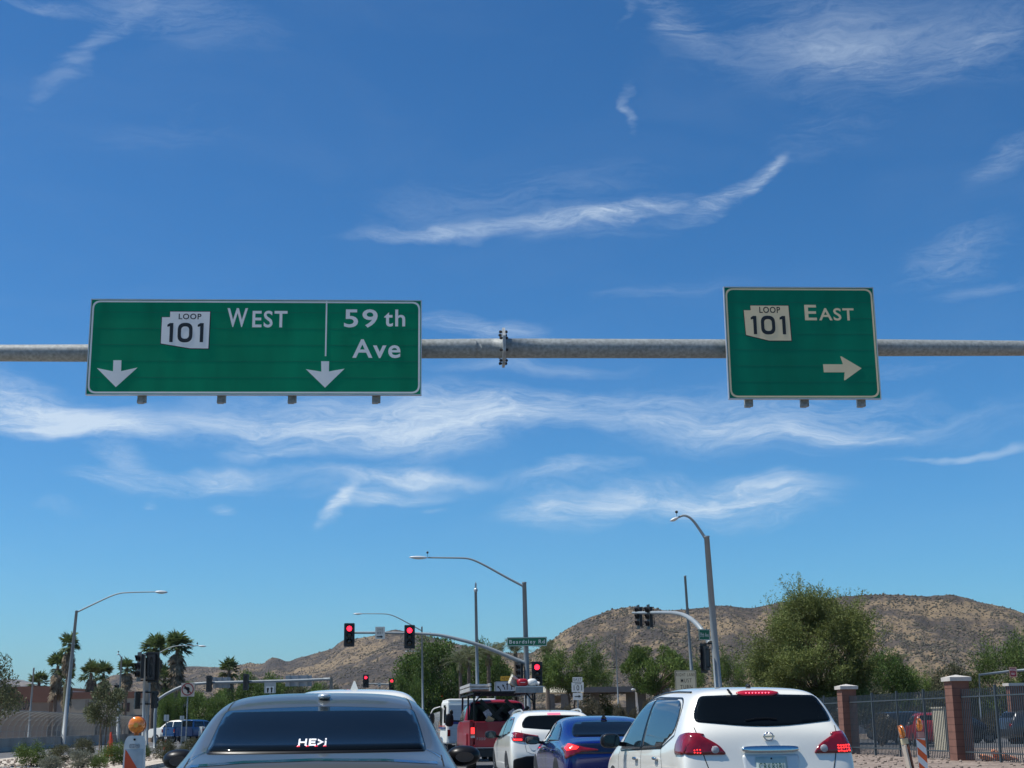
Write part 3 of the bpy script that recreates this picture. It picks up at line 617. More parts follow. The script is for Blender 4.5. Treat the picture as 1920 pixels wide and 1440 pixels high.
def mirrors(root, W_, y, z, m, r=(.12, .09, .085), glass=True, stalk=M_trim, p=2.8):
    for s_ in (-1, 1):
        k = blob('side_mirror', (s_ * (W_ + .12), y, z), r, m, root, None, p)
        MB().bar((s_ * (W_ - .10), y + .05, z - .05), (s_ * (W_ + .06), y + .02, z - .03), .05, .05).build('mirror_arm', stalk, k)
        MB().prism(rpoly([(-r[0] * .82, -r[2] * .78), (r[0] * .82, -r[2] * .78), (r[0] * .82, r[2] * .78), (-r[0] * .82, r[2] * .78)], .05, 4) if p > 2.5 else [(r[0] * .55 * math.cos(q), r[2] * .5 * math.sin(q) - .008) for q in [k_ * .393 for k_ in range(16)]], (s_ * (W_ + .12), y - r[1] * .93, z), (1, 0, 0), (0, 0, 1), .012).build('mirror_glass', M_glassb, k)
def arcs(body, ys, W_, z=.34, r=.40):
    for y in ys:
        for v_ in ('left', 'right'):
            body.decal('wheel_arch', v_, [(y + r * math.cos(t), z + r * math.sin(t)) for t in [math.pi * k / 14 - .25 + k * .036 for k in range(15)]] , M_seam, .003, None, .08, .002)
def windows(body, polys, m=M_glassb, off=.006):
    for p in polys:
        for v_ in ('left', 'right'): body.decal('side_window', v_, p, m, off, None, .04)
def seams(body, lines, w=.006):
    for v_, pts in lines: mb = MB(); body.line(v_, pts, w, mb); o = mb.build('panel_gap', M_seam, body.root)
    return o
def ring(c, rx, rz, t, m, name, root, n=32, nrm=(0, -1, 0)):
    pts = [Vector(c) + Vector((rx * math.cos(2 * math.pi * k / n), 0, rz * math.sin(2 * math.pi * k / n))) for k in range(n + 1)]
    return MB().tube(pts, t, 6, False).build(name, m, root, False, True)

# ---- silver sedan ahead
def place(px, D, py=1360): p = P(px, py, D); return (p.x, D, 0)
SR = empty('sedan', (-1.125, 8.15, 0), RA, 'silver blue sedan waiting directly ahead with dark rear window sticker', 'car')
B = Body(SR, sedan_st(.91, 1.505, 4.82), M_silver)
rw = rpoly([(-.650, 1.128), (.650, 1.128), (.632, 1.25), (.602, 1.368), (0, 1.395), (-.602, 1.368), (-.632, 1.25)], [.03, .03, .2, .03, .4, .03, .2], 6)
RWIN = B.decal('rear_window', 'rear', rw, M_glassd, .008)
so_ = B.decal('', 'rear', rpoly([(-.66, 1.118), (.66, 1.118), (.642, 1.25), (.612, 1.374), (0, 1.402), (-.612, 1.374), (-.642, 1.25)], [.03, .03, .2, .03, .4, .03, .2], 6), M_trim, .003); so_.name = 'window_seal'
windows(B, [rpoly([(1.30, 1.10), (2.35, 1.06), (2.35, 1.38), (1.90, 1.385), (1.55, 1.30)], [.08, .03, .03, .2, .1]), rpoly([(2.42, 1.06), (3.45, 1.03), (3.20, 1.20), (2.85, 1.36), (2.42, 1.385)], [.02, .05, .2, .1, .02])])
B.decal('windscreen', 'front', [(-.62, 1.10), (.62, 1.10), (.54, 1.40), (-.54, 1.40)], M_glassd)
seams(B, [('rear', [(-.82, .72), (-.80, .95), (-.735, 1.075)]), ('rear', [(.82, .72), (.80, .95), (.735, 1.075)]), ('left', [(1.35, .4), (1.30, 1.08)]), ('left', [(2.38, .3), (2.38, 1.05)]), ('right', [(1.35, .4), (1.30, 1.08)]), ('right', [(2.38, .3), (2.38, 1.05)]),
          ('top', [(-.735, .20), (-.745, .62), (-.66, .66)]), ('top', [(.735, .20), (.745, .62), (.66, .66)]), ('top', [(-.60, 1.45), (-.575, 2.3), (-.59, 3.0)]), ('top', [(.60, 1.45), (.575, 2.3), (.59, 3.0)])], .007)
# chrome belt moulding at the foot of the rear pillar, chrome strip on the trunk edge
for s_ in (-1, 1):
    mb = MB(); B.line('top', [(s_ * .655, .66), (s_ * .70, .60), (s_ * .735, .50)], .012, mb); mb.build('chrome_moulding', M_chrome, SR)
mb = MB(); B.line('rear', [(-.70, 1.058), (-.4, 1.078), (0, 1.086), (.4, 1.078), (.70, 1.058)], .012, mb); mb.build('trunk_trim', M_chrome, SR)
for s_ in (-1, 1): B.decal('tail_lamp', 'rear', rpoly([(s_ * .50, .78), (s_ * .86, .76), (s_ * .85, .93), (s_ * .52, .96)][::s_], .04), M_tail, .012)
B.decal('licence_plate', 'rear', [(-.16, .52), (.16, .52), (.16, .67), (-.16, .67)], M_leg, .012)
ring((0, .045, .985), .075, .045, .008, M_chrome, 'badge', SR)
h, n_ = B.hit('top', 0.02, 1.62); blob('roof_antenna', (h.x, h.y, h.z + .018), (.045, .07, .024), mat('silver_cap', (.5, .56, .6), .3, .3, .02, 2, coat=1), SR, None, 2)
mirrors(SR, .925, 2.78, 1.045, M_trim, (.125, .10, .075), p=2.2); wheels(SR, 4.82, .91); arcs(B, (4.82 * .205, 4.82 * .80), .91)
# sticker HE>i with its row of red lamps below
def stick(body, s, x0, z0, x1, z1, m, name, par, off=.007):
    v, f = text_mesh(s); mb = MB(); vs = []
    for a, b in v: h, n_ = body.hit('rear', x0 + a * (x1 - x0), z0 + b * (z1 - z0)); vs.append(h + n_ * off)
    mb.add(vs, f); return mb.build(name, m, par)
h0, n0 = B.hit('rear', -.03, 1.150); h1, n1 = B.hit('rear', -.03, 1.190); wv = (h1 - h0).normalized(); nv = Vector((1, 0, 0)).cross(wv).normalized(); nv = -nv if nv.z < 0 else nv
so0 = h0 + nv * .010; kx_ = .171 / 176; kz_ = (h1 - h0).length / 28; mb = MB()
def spoly(pts): mb.add([so0 + Vector(((x - 902) * kx_ , 0, 0)) + wv * ((458 - y) * kz_) for x, y in pts], [tuple(range(len(pts)))])
for a, b, c, d in ((818, 430, 829, 458), (829, 441, 858, 447), (858, 430, 869, 458), (882, 430, 895, 458), (895, 430, 926, 437), (895, 441, 922, 447), (895, 451, 926, 458), (980, 439, 990, 458), (981, 429, 991, 435)): spoly([(a, d), (c, d), (c, b), (a, b)])
spoly([(936, 457), (936, 449), (958, 444), (974, 444)]); spoly([(936, 431), (974, 444), (958, 444), (936, 439)])
mb.build('sticker', mat('white_vinyl', (.85, .85, .85), .5, 0, .02), RWIN)
for x in (821, 876, 929, 982):
    MB().sphere(so0 + Vector(((x - 902) * kx_, 0, 0)) - wv * .020, (.011, .006, .008), 10, 6).build('brake_lamp', mat('lit_brake_lamp', (.3, .01, .02), .3, 0, .1, emit=(1, .02, .06), estr=.8), RWIN)

# ---- white crossover in the near right lane
NR_ = empty('suv', (2.50, 14.35, 0), RA + rad(.6), 'white crossover with dark tinted hatch window nearest on the right', 'car')
B = Body(NR_, suv_st(.875, 1.65, 4.66), M_white)
rw = rpoly([(-.70, 1.27), (0, 1.205), (.70, 1.27), (.685, 1.36), (.60, 1.520), (0, 1.535), (-.60, 1.520), (-.685, 1.36)], [.08, .7, .08, .15, .05, .5, .05, .15], 6)
RW2 = B.decal('rear_window', 'rear', rw, M_glassd, .008)
for v_ in ('left', 'right'): B.decal('pillar_trim', v_, rpoly([(1.06, 1.00), (2.12, .975), (2.12, 1.525), (1.0, 1.51)], .03), M_trim, .003)
windows(B, [rpoly([(.62, 1.18), (1.10, 1.03), (2.02, .99), (2.02, 1.51), (.85, 1.49), (.64, 1.40)], [.14, .06, .02, .04, .14, .12]), rpoly([(2.10, .99), (3.28, .97), (3.05, 1.22), (2.60, 1.47), (2.10, 1.51)], [.03, .04, .2, .15, .03])])
for v_ in ('left', 'right'):
    mb = MB(); B.line(v_, rpoly([(.60, 1.14), (1.10, 1.01), (3.32, .95), (3.08, 1.24), (2.60, 1.50), (2.05, 1.54), (.80, 1.51), (.61, 1.42), (.60, 1.14)], .1, 4), .018, mb); mb.build('window_trim', M_trim, NR_)
B.decal('windscreen', 'front', [(-.68, 1.12), (.68, 1.12), (.58, 1.46), (-.58, 1.46)], M_glassd)
HB = seams(B, [('rear', [(-.72, 1.22), (-.705, 1.12), (-.66, .92), (-.58, .66), (-.5, .56), (.5, .56), (.58, .66), (.66, .92), (.705, 1.12), (.72, 1.22)]), ('left', [(1.08, .5), (.98, .78), (1.09, 1.0)]), ('left', [(2.06, .3), (2.06, .97)]), ('left', [(3.32, .3), (3.36, .9), (3.30, .98)]), ('right', [(1.08, .5), (.98, .78), (1.09, 1.0)]), ('right', [(2.06, .3), (2.06, .97)])], .009)
for s_ in (-1, 1):
    f = (lambda p: p) if s_ > 0 else mir
    pl = rpoly([(.845, 1.06), (.80, 1.15), (.73, 1.165), (.62, 1.11), (.50, 1.04), (.44, .955), (.845, .955)], [.04, .06, .05, .15, .1, .03, .03], 5)
    tl = B.decal('tail_lamp', 'rear', f(pl), M_tail, .014, None, .03, .01)
    MB().sphere(B.hit('rear', s_ * .55, 1.0)[0] + Vector((0, -.012, 0)), (.04, .014, .042), 14, 8).build('reverse_lamp', M_clear, tl, False, True)
    sd = B.decal('', 'left' if s_ < 0 else 'right', rpoly([(.12, .955), (.40, .955), (.44, 1.05), (.36, 1.14), (.2, 1.165), (.12, 1.16)], .04, 4), M_tail, .013); sd.name = 'lamp_wing'; sd.parent = tl
    mb = MB(); rr_ = random.Random(3)
    for i in range(5 if s_ > 0 else 3):
        for j in range(3 if s_ > 0 else 2):
            h, n_ = B.hit('rear', s_ * (.70 + i * .027), .975 + j * .026 + rr_.uniform(-.004, .004)); mb.sphere(h + n_ * .013, (.014 if s_ > 0 else .009, .004, .011 if s_ > 0 else .008), 8, 5)
    mb.build('lit_lamp', M_taillit, tl)
cb = B.decal('brake_light', 'rear', rpoly([(-.235, 1.548), (-.16, 1.518), (.16, 1.518), (.235, 1.548), (.14, 1.568), (-.14, 1.568)], .03, 4), mat('red_lens_bright', (.45, .008, .02), .2, 0, .1, 20, coat=.5), .012)
for k in range(8):
    h, n_ = B.hit('rear', -.12 + k * .034, 1.542); MB().sphere(h + n_ * .013, (.006, .004, .005), 6, 4).build('led', mat('led', (.6, .1, .1), .3, 0, .1, emit=(1, .12, .2), estr=4), cb)
h, n_ = B.hit('rear', 0, 1.118); bd = ring(h + n_ * .016, .045, .038, .008, M_chrome, 'badge', NR_); MB().box(h + n_ * .018, (.115, .012, .018)).build('badge_bar', M_chrome, bd)
h, n_ = B.hit('rear', 0, 1.00); blob('chrome_handle', h + n_ * .02, (.29, .022, .032), M_chrome, NR_, Matrix.Rotation(rad(-8), 3, 'X'), 4)
B.decal('plate_recess', 'rear', rpoly([(-.26, .72), (.26, .72), (.29, .955), (-.29, .955)], .04), mat('shaded_white_paint', (.66, .69, .67), .35, 0, .02, coat=1), .002)  # flush patch, shade around the plate put into a darker white
lp = B.decal('licence_plate', 'rear', [(-.155, .775), (.155, .775), (.155, .93), (-.155, .93)], mat('plate_teal_to_white', (.42, .52, .48), .5, 0, .12, 9), .014, None, .03)
stick(B, 'CRK83BL', -.13, .80, .13, .87, mat('plate_green_ink', (.02, .09, .07), .5), 'plate_text', lp, .018); MB().sphere(B.hit('rear', 0, .915)[0] + Vector((0, -.016, 0)), .010, 8, 5).build('plate_bolt', M_trim, lp)
h, n_ = B.hit('rear', .02, 1.30)
pts = [B.hit('rear', x, z) for x, z in ((-.20, 1.27), (-.1, 1.285), (.02, 1.29), (.12, 1.28))]; MB().tube([p + n * .02 for p, n in pts], .006, 6).build('rear_wiper', M_trim, NR_)
h, n_ = B.hit('rear', -.27, 1.56); MB().bar(h + Vector((0, -.03, -.02)), h + Vector((-.03, .0, .03)), .02, .015).build('spoiler_clip', M_trim, NR_)
for s_ in (-1, 1):
    pts = [B.hit('top', s_ * .60, y)[0] + Vector((0, 0, .006)) for y in (.75, 1.3, 1.9, 2.5, 2.9)]; MB().tube(pts, .012, 6).build('roof_rail', M_trim, NR_)
    for y in (1.25, 2.28):
        h, n_ = B.hit('left' if s_ < 0 else 'right', y, .88 + (.02 if y < 2 else 0)); blob('door_handle', h + n_ * .025, (.02, .085, .018), M_chrome, NR_, None, 3)
h, n_ = B.hit('top', 0, .72); blob('roof_antenna', (h.x, h.y, h.z + .01), (.025, .04, .028), M_trim, NR_, None, 2)
mirrors(NR_, .93, 2.95, 1.07, M_trim, (.115, .09, .085)); wheels(NR_, 4.66, .90, .35); arcs(B, (4.66 * .205, 4.66 * .80), .9, .35, .42)

# ---- deep blue sedan
BR = empty('sedan', (1.66, 23.3, 0), RA, 'deep blue fastback sedan between the two white vehicles', 'car')
B = Body(BR, sedan_st(.915, 1.40, 4.66), M_blue)
B.decal('rear_window', 'rear', rpoly([(-.66, 1.06), (.66, 1.06), (.63, 1.16), (.54, 1.285), (0, 1.325), (-.54, 1.285), (-.63, 1.16)], [.06, .06, .2, .08, .4, .08, .2], 5), M_glassd)
windows(B, [rpoly([(1.05, 1.00), (2.2, .97), (2.2, 1.29), (1.8, 1.28), (1.4, 1.19)], [.04, .03, .03, .2, .1]), rpoly([(2.27, .97), (3.35, .93), (3.10, 1.11), (2.75, 1.26), (2.27, 1.29)], [.02, .05, .2, .1, .02])])
for v_ in ('left', 'right'):
    mb = MB(); B.line(v_, rpoly([(.98, .985), (2.2, .95), (3.38, .92), (3.12, 1.12), (2.75, 1.285), (2.2, 1.31), (1.8, 1.30), (1.38, 1.21), (.98, .985)], .08, 4), .014, mb); mb.build('window_trim', M_chrome, BR)
B.decal('windscreen', 'front', [(-.62, 1.0), (.62, 1.0), (.54, 1.28), (-.54, 1.28)], M_glassd)
tp = B.decal('trunk_panel', 'rear', rpoly([(-.70, .80), (.70, .80), (.72, .96), (-.72, .96)], .04, 4), mat('dark_blue_panel', (.003, .005, .02), .2, 0, .05, coat=1), .004)
for s_ in (-1, 1):
    pl = rpoly([(.88, .90), (.80, .965), (.58, .90), (.36, .865), (.36, .845), (.62, .83), (.80, .76), (.88, .72)], .02, 3)
    tl = B.decal('tail_lamp', 'rear', pl if s_ > 0 else mir(pl), M_tail, .012)
    q = [(.66, .905), (.80, .95), (.86, .89), (.85, .85), (.70, .868)]; ll = B.decal('lit_lamp', 'rear', q if s_ > 0 else mir(q), M_taillit, .015); ll.parent = tl
ring(B.hit('rear', 0, .90)[0] + Vector((0, -.01, 0)), .07, .035, .007, M_chrome, 'badge', BR)
seams(B, [('left', [(1.2, .4), (1.02, .97)]), ('left', [(2.23, .3), (2.23, .96)]), ('left', [(3.3, .3), (3.4, .92)]), ('rear', [(-.80, .7), (-.74, .98)]), ('rear', [(.80, .7), (.74, .98)])])
h, n_ = B.hit('top', 0, 1.55); MB().prism([(-.09, 0), (.09, 0), (.02, .075), (-.02, .055)], (h.x + .008, h.y, h.z - .005), (0, 1, 0), (0, 0, 1), .016).build('shark_fin_antenna', M_trim, BR)
MB().add([(h.x - .055, h.y - .06, h.z), (h.x + .055, h.y - .06, h.z), (h.x, h.y, h.z + .07), (h.x, h.y + .08, h.z)], [(0, 1, 2), (1, 3, 2), (3, 0, 2), (0, 3, 1)]).build('antenna_base', M_trim, BR)
for y in (1.35, 2.4):
    h, n_ = B.hit('left', y, .84); blob('door_handle', h + n_ * .02, (.018, .09, .016), M_blue, BR)
mirrors(BR, .93, 2.95, .99, M_trim, (.13, .09, .075)); wheels(BR, 4.66, .915, .33); arcs(B, (4.66 * .205, 4.66 * .80), .9)

# ---- white crossover with roof rails ahead of the blue sedan
QR = empty('suv', (.80, 28.9, 0), RA, 'white crossover with silver roof rails between blue sedan and red pickup', 'car')
B = Body(QR, suv_st(.91, 1.565, 4.4), M_white)
B.decal('rear_window', 'rear', rpoly([(-.66, 1.20), (0, 1.145), (.66, 1.20), (.66, 1.28), (.56, 1.425), (0, 1.44), (-.56, 1.425), (-.66, 1.28)], [.12, .6, .12, .12, .1, .5, .1, .12], 6), M_glassd)
windows(B, [rpoly([(.70, 1.10), (1.90, .99), (1.90, 1.42), (.95, 1.41), (.72, 1.30)], .06), rpoly([(1.97, .98), (3.10, .93), (2.85, 1.2), (2.5, 1.38), (1.97, 1.42)], [.03, .05, .2, .15, .03])])
B.decal('windscreen', 'front', [(-.66, 1.08), (.66, 1.08), (.56, 1.38), (-.56, 1.38)], M_glassd)
for s_ in (-1, 1):
    pl = rpoly([(.87, 1.09), (.80, 1.12), (.60, 1.08), (.34, 1.04), (.42, .965), (.62, .93), (.87, .945)], .03, 4); f = (lambda p: p) if s_ > 0 else mir
    tl = B.decal('tail_lamp', 'rear', f(pl), M_tail, .014)
    a = B.decal('smoked_lens', 'rear', f([(.66, 1.08), (.42, 1.035), (.46, .98), (.66, .965)]), mat('smoked_lens', (.03, .006, .01), .1, 0, .2), .018); a.parent = tl
    b_ = B.decal('clear_lens', 'rear', f([(.80, 1.06), (.855, 1.06), (.855, .99), (.80, .99)]), M_clear, .018); b_.parent = tl
    c_ = B.decal('lit_lamp', 'rear', f([(.68, .985), (.85, .985), (.85, .955), (.68, .95)]), M_taillit, .018); c_.parent = tl
    pts = smoothpath([B.hit('top', s_ * .60, y)[0] + Vector((0, 0, z)) for y, z in ((.62, .0), (.75, .05), (1.2, .055), (2.4, .055), (2.65, .0))], 2); MB().tube(pts, .018, 8).build('roof_rail', M_galv, QR)
B.decal('brake_light', 'rear', [(-.13, 1.452), (.13, 1.452), (.13, 1.478), (-.13, 1.478)], mat('lit_pink_brake_light', (.5, .05, .1), .3, 0, .05, emit=(1, .15, .25), estr=1.6), .01)
B.decal('bumper_cladding', 'rear', rpoly([(-.86, .36), (.86, .36), (.86, .60), (.6, .66), (-.6, .66), (-.86, .60)], .05), M_trim, .008)
B.decal('plate_recess', 'rear', rpoly([(-.5, .74), (.5, .74), (.60, .93), (-.60, .93)], .06), mat('shaded_white_paint', (.6, .63, .6), .35), .002)  # same darker white, shade of the plate area painted on
B.decal('licence_plate', 'rear', [(-.15, .77), (.15, .77), (.15, .91), (-.15, .91)], M_leg2, .012)
seams(B, [('rear', [(-.69, 1.15), (-.64, .95), (-.60, .74), (-.5, .70), (.5, .70), (.60, .74), (.64, .95), (.69, 1.15)]), ('left', [(1.0, .5), (1.0, 1.0)]), ('left', [(1.94, .3), (1.94, .97)])])
h, n_ = B.hit('top', -.05, .55); MB().tube([h, h + Vector((0, -.05, .22))], [.008, .004], 6).build('roof_antenna', M_trim, QR)
mirrors(QR, .93, 2.75, 1.06, M_trim, (.125, .09, .08)); wheels(QR, 4.4, .91, .345); arcs(B, (4.4 * .205, 4.4 * .80), .9, .345, .41)

# ---- white car ahead of the silver sedan (its roof shows over it)
FR_ = empty('suv', (-1.80, 16.2, 0), RA, 'white crossover whose roof and fin antenna show over the silver sedan', 'car')
B = Body(FR_, suv_st(.90, 1.72, 4.6), M_white)
B.decal('rear_window', 'rear', rpoly([(-.66, 1.24), (.66, 1.24), (.58, 1.48), (-.58, 1.48)], .06), M_glassd)
windows(B, [rpoly([(.9, 1.08), (2.0, 1.03), (2.0, 1.47), (1.1, 1.46)], .06), rpoly([(2.07, 1.02), (3.2, .98), (2.6, 1.43), (2.07, 1.47)], .05)])
h, n_ = B.hit('top', 0.0, .95); fv_ = MB(); vs = []
for (x, y, z) in ((-.045, -.07, 0), (.045, -.07, 0), (.03, .17, 0), (-.03, .17, 0), (-.008, -.06, .10), (.008, -.06, .10), (.006, -.02, .095), (-.006, -.02, .095)): vs.append(h + Vector((x, y, z - .004)))
fv_.add(vs, [(0, 3, 2, 1), (4, 5, 6, 7), (0, 1, 5, 4), (1, 2, 6, 5), (2, 3, 7, 6), (3, 0, 4, 7)]).build('shark_fin_antenna', M_white, FR_)
for s_ in (-1, 1):
    B.decal('tail_lamp', 'rear', rpoly([(s_ * .5, .98), (s_ * .86, .98), (s_ * .86, 1.1), (s_ * .5, 1.06)][::s_], .03), M_tail, .012)
mirrors(FR_, .93, 2.9, 1.06, M_white); wheels(FR_, 4.6, .9, .35); arcs(B, (4.6 * .205, 4.6 * .80), .9, .35, .42)

# ---- parked or passing cars
def simple_car(kind, px, D, rz, m, label, name=None, group=None, L_=4.6, H_=1.5, z=0.0):
    p = GX(px, D, z); r = empty(name or kind, p, rz, label, 'car', group); st = sedan_st(.9, H_, L_) if kind == 'sedan' else suv_st(.92, H_, L_)
    b = Body(r, st, m, sub=2); f = H_ / (1.51 if kind == 'sedan' else 1.65); k = L_ / 4.7
    if kind == 'sedan':
        windows(b, [rpoly([(1.35 * k, 1.10 * f), (2.35 * k, 1.06 * f), (2.35 * k, 1.38 * f), (1.9 * k, 1.38 * f)], .05), rpoly([(2.42 * k, 1.06 * f), (3.3 * k, 1.03 * f), (2.85 * k, 1.36 * f), (2.42 * k, 1.38 * f)], .04)])
        b.decal('rear_window', 'rear', [(-.6, 1.15 * f), (.6, 1.15 * f), (.55, 1.38 * f), (-.55, 1.38 * f)], M_glassd)
        b.decal('windscreen', 'front', [(-.6, 1.08 * f), (.6, 1.08 * f), (.52, 1.4 * f), (-.52, 1.4 * f)], M_glassd)
    else:
        windows(b, [rpoly([(.8 * k, 1.1 * f), (2.0 * k, 1.02 * f), (2.0 * k, 1.5 * f), (.95 * k, 1.48 * f)], .06), rpoly([(2.07 * k, 1.02 * f), (3.2 * k, .98 * f), (2.6 * k, 1.46 * f), (2.07 * k, 1.5 * f)], .05)])
        b.decal('rear_window', 'rear', [(-.68, 1.27 * f), (.68, 1.27 * f), (.58, 1.5 * f), (-.58, 1.5 * f)], M_glassd)
        b.decal('windscreen', 'front', [(-.66, 1.15 * f), (.66, 1.15 * f), (.56, 1.44 * f), (-.56, 1.44 * f)], M_glassd)
    for s_ in (-1, 1):
        b.decal('tail_lamp', 'rear', [(s_ * .6, .85 * f), (s_ * .84, .85 * f), (s_ * .84, .98 * f), (s_ * .6, .98 * f)][::s_], M_tail, .01)
        b.decal('headlight', 'front', [(s_ * .5, .66 * f), (s_ * .76, .66 * f), (s_ * .74, .76 * f), (s_ * .5, .74 * f)][::s_], M_head, .01)
    wheels(r, L_, .9); arcs(b, (L_ * .205, L_ * .80), .9); return r
simple_car('suv', 1640, 76, rad(-70), mat('charcoal_paint', (.02, .022, .025), .3, .3, .05, coat=1), 'dark suv parked behind the iron fence near the left brick pillar', H_=1.7)
simple_car('sedan', 1716, 78, rad(-84), mat('black_paint', (.012, .012, .014), .3, .2, .05, coat=1), 'black sedan parked between the dark suv and the red car behind the fence')
simple_car('suv', 1752, 68, rad(-8), M_redp, 'red car parked behind the iron fence beside the right brick pillar', H_=1.6)
simple_car('suv', 1880, 74, rad(-82), mat('graphite_paint', (.05, .053, .058), .3, .3, .05, coat=1), 'grey suv parked behind the fence to the right of the right brick pillar', H_=1.7)
# ------------------------------------------------------------------ pickups and mail van
def boxbody(mb, secs):   # secs: list of (y, halfwidth bottom, halfwidth top, z0, z1)
    for (y0, a0, b0, c0, d0), (y1, a1, b1, c1, d1) in zip(secs, secs[1:]):
        mb.add([(-a0, y0, c0), (a0, y0, c0), (b0, y0, d0), (-b0, y0, d0), (-a1, y1, c1), (a1, y1, c1), (b1, y1, d1), (-b1, y1, d1)],
               [(0, 1, 2, 3), (7, 6, 5, 4), (0, 4, 5, 1), (1, 5, 6, 2), (2, 6, 7, 3), (3, 7, 4, 0)])
    return mb
def cab_st(hw, z0, zb, zt, y0, y1):
    def sec(w, rz_, belt, rw_): return [(0, z0), (w * .9, z0), (w, z0 + .12), (w, (z0 + belt) / 2), (w * .995, belt - .12), (w * .975, belt), (w * .90, (belt + rz_) / 2), (rw_, rz_ - .06), (rw_ * .6, rz_), (0, rz_ + .01)]
    return [(y0, sec(hw * .97, zt - .06, zb, hw * .80)), (y0 + .06, sec(hw, zt, zb, hw * .82)), (y0 + .5, sec(hw, zt + .02, zb, hw * .81)), (y1 - .75, sec(hw, zt, zb, hw * .80)), (y1 - .45, sec(hw, zt - .18, zb, hw * .83)), (y1, sec(hw, zb + .12, zb - .02, hw * .9)), (y1 + .1, sec(hw, zb + .02, zb - .08, hw * .85))]
def pickup(name, loc, rz, m, label, lit=True, L_=6.3, hw=1.0, detail=True):
    r = empty(name, loc, rz, label, 'pickup truck'); zt = 1.36
    bedL = 2.35 if detail else 1.8
    cb_ = Body(r, cab_st(hw, .55, 1.32, 1.98, bedL + .05, L_ - 1.35), m, 'cab', 2)
    wpoly = rpoly([(-.83, 1.37), (.83, 1.37), (.77, 1.89), (-.77, 1.89)], .07); cb_.decal('rear_window', 'rear', wpoly, M_glassd)
    ym = (bedL + L_ - 1.35) / 2
    windows(cb_, [rpoly([(bedL + .2, 1.36), (ym - .05, 1.36), (ym - .05, 1.84), (bedL + .25, 1.84)], .05), rpoly([(ym + .03, 1.36), (L_ - 1.65, 1.36), (L_ - 2.05, 1.82), (ym + .03, 1.84)], .05)])
    cb_.decal('windscreen', 'front', [(-.8, 1.45), (.8, 1.45), (.7, 1.85), (-.7, 1.85)], M_glassd)
    b = MB()
    for s_ in (-1, 1):
        b.box((s_ * (hw - .06), bedL / 2 + .06, .98), (.12, bedL - .12, .76)); b.box((s_ * (hw + .0), bedL * .52, .82), (.10, 1.15, .40), None, .98); b.box((s_ * (hw - .06), bedL / 2, 1.375), (.13, bedL, .03))
    b.box((0, bedL / 2 + .05, .68), (hw * 2 - .25, bedL - .1, .08)); b.box((0, bedL, .98), (hw * 2 - .25, .06, .75)); o = b.build('bed', m, r)
    bv = o.modifiers.new('b', 'BEVEL'); bv.width = .02; bv.segments = 2
    tg = MB().box((0, .03, .985), (hw * 2 - .30, .07, .73)).build('tailgate', m, r); bv = tg.modifiers.new('b', 'BEVEL'); bv.width = .015; bv.segments = 2
    MB().box((0, -.012, 1.0), (hw * 1.55, .02, .42)).build('tailgate_pressing', m, tg)
    blob('tailgate_handle', (0, -.03, 1.2), (.11, .015, .035), M_trim, tg)
    mb = MB().box((0, -.12, .50), (hw * 1.92, .2, .2)); mb.box((0, -.12, .615), (hw * 1.7, .19, .02)); bo = mb.build('bumper', mat('black_steel_bumper', (.02, .022, .024), .4, .3, .2, 5), r)
    MB().box((0, -.12, .64), (hw * 1.75, .17, .012)).build('step_pad', M_alu, bo)
    for s_ in (-1, 1):
        t = MB().box((s_ * (hw - .085), -.012, 1.06), (.125, .05, .30)).build('tail_lamp', M_tail, r)
        if lit: MB().box((s_ * (hw - .085), -.044, 1.11), (.10, .012, .17)).build('lit_lamp', M_taillit, t)
        MB().box((s_ * (hw - .085), -.041, .94), (.11, .01, .055)).build('reverse_lamp', M_clear, t)
    MB().box((.10 if detail else 0, -.225, .50), (.30, .012, .15)).build('licence_plate', M_leg, r)
    hd = MB(); boxbody(hd, [(L_ - 1.4, hw, hw * .9, .55, 1.36), (L_ - .25, hw * .97, hw * .85, .5, 1.24), (L_ - .1, hw * .9, hw * .8, .5, 1.1)]); hd.build('hood', m, r)
    MB().box((0, L_ - .02, .6), (hw * 1.9, .18, .22)).build('front_bumper', M_chrome, r)
    MB().box((0, L_ - .09, .95), (hw * 1.2, .04, .3)).build('grille', M_trim, r)
    wheels(r, L_, hw + .01, .40, (bedL * .52, L_ - .95), .26)
    for s_ in (-1, 1):
        k = blob('side_mirror', (s_ * (hw + .28), L_ - 2.0, 1.42), (.13, .07, .20) if detail else (.1, .07, .12), M_trim, r)
        MB().bar((s_ * (hw - .05), L_ - 1.98, 1.38), (s_ * (hw + .2), L_ - 1.98, 1.40), .05, .05).build('mirror_arm', M_trim, k)
        if detail: MB().sphere((s_ * (hw + .22), L_ - 2.0, 1.65), (.06, .04, .08)).build('spotter_mirror', M_trim, k)
    return r
pp = P(947, 1360, 41); PR = pickup('pickup_truck', (pp.x, 41, 0), RA, M_redp, 'red work pickup with ladder rack, third vehicle from the blue sedan')
PR['label'] = 'red work pickup with black ladder rack and lit tail lamp'
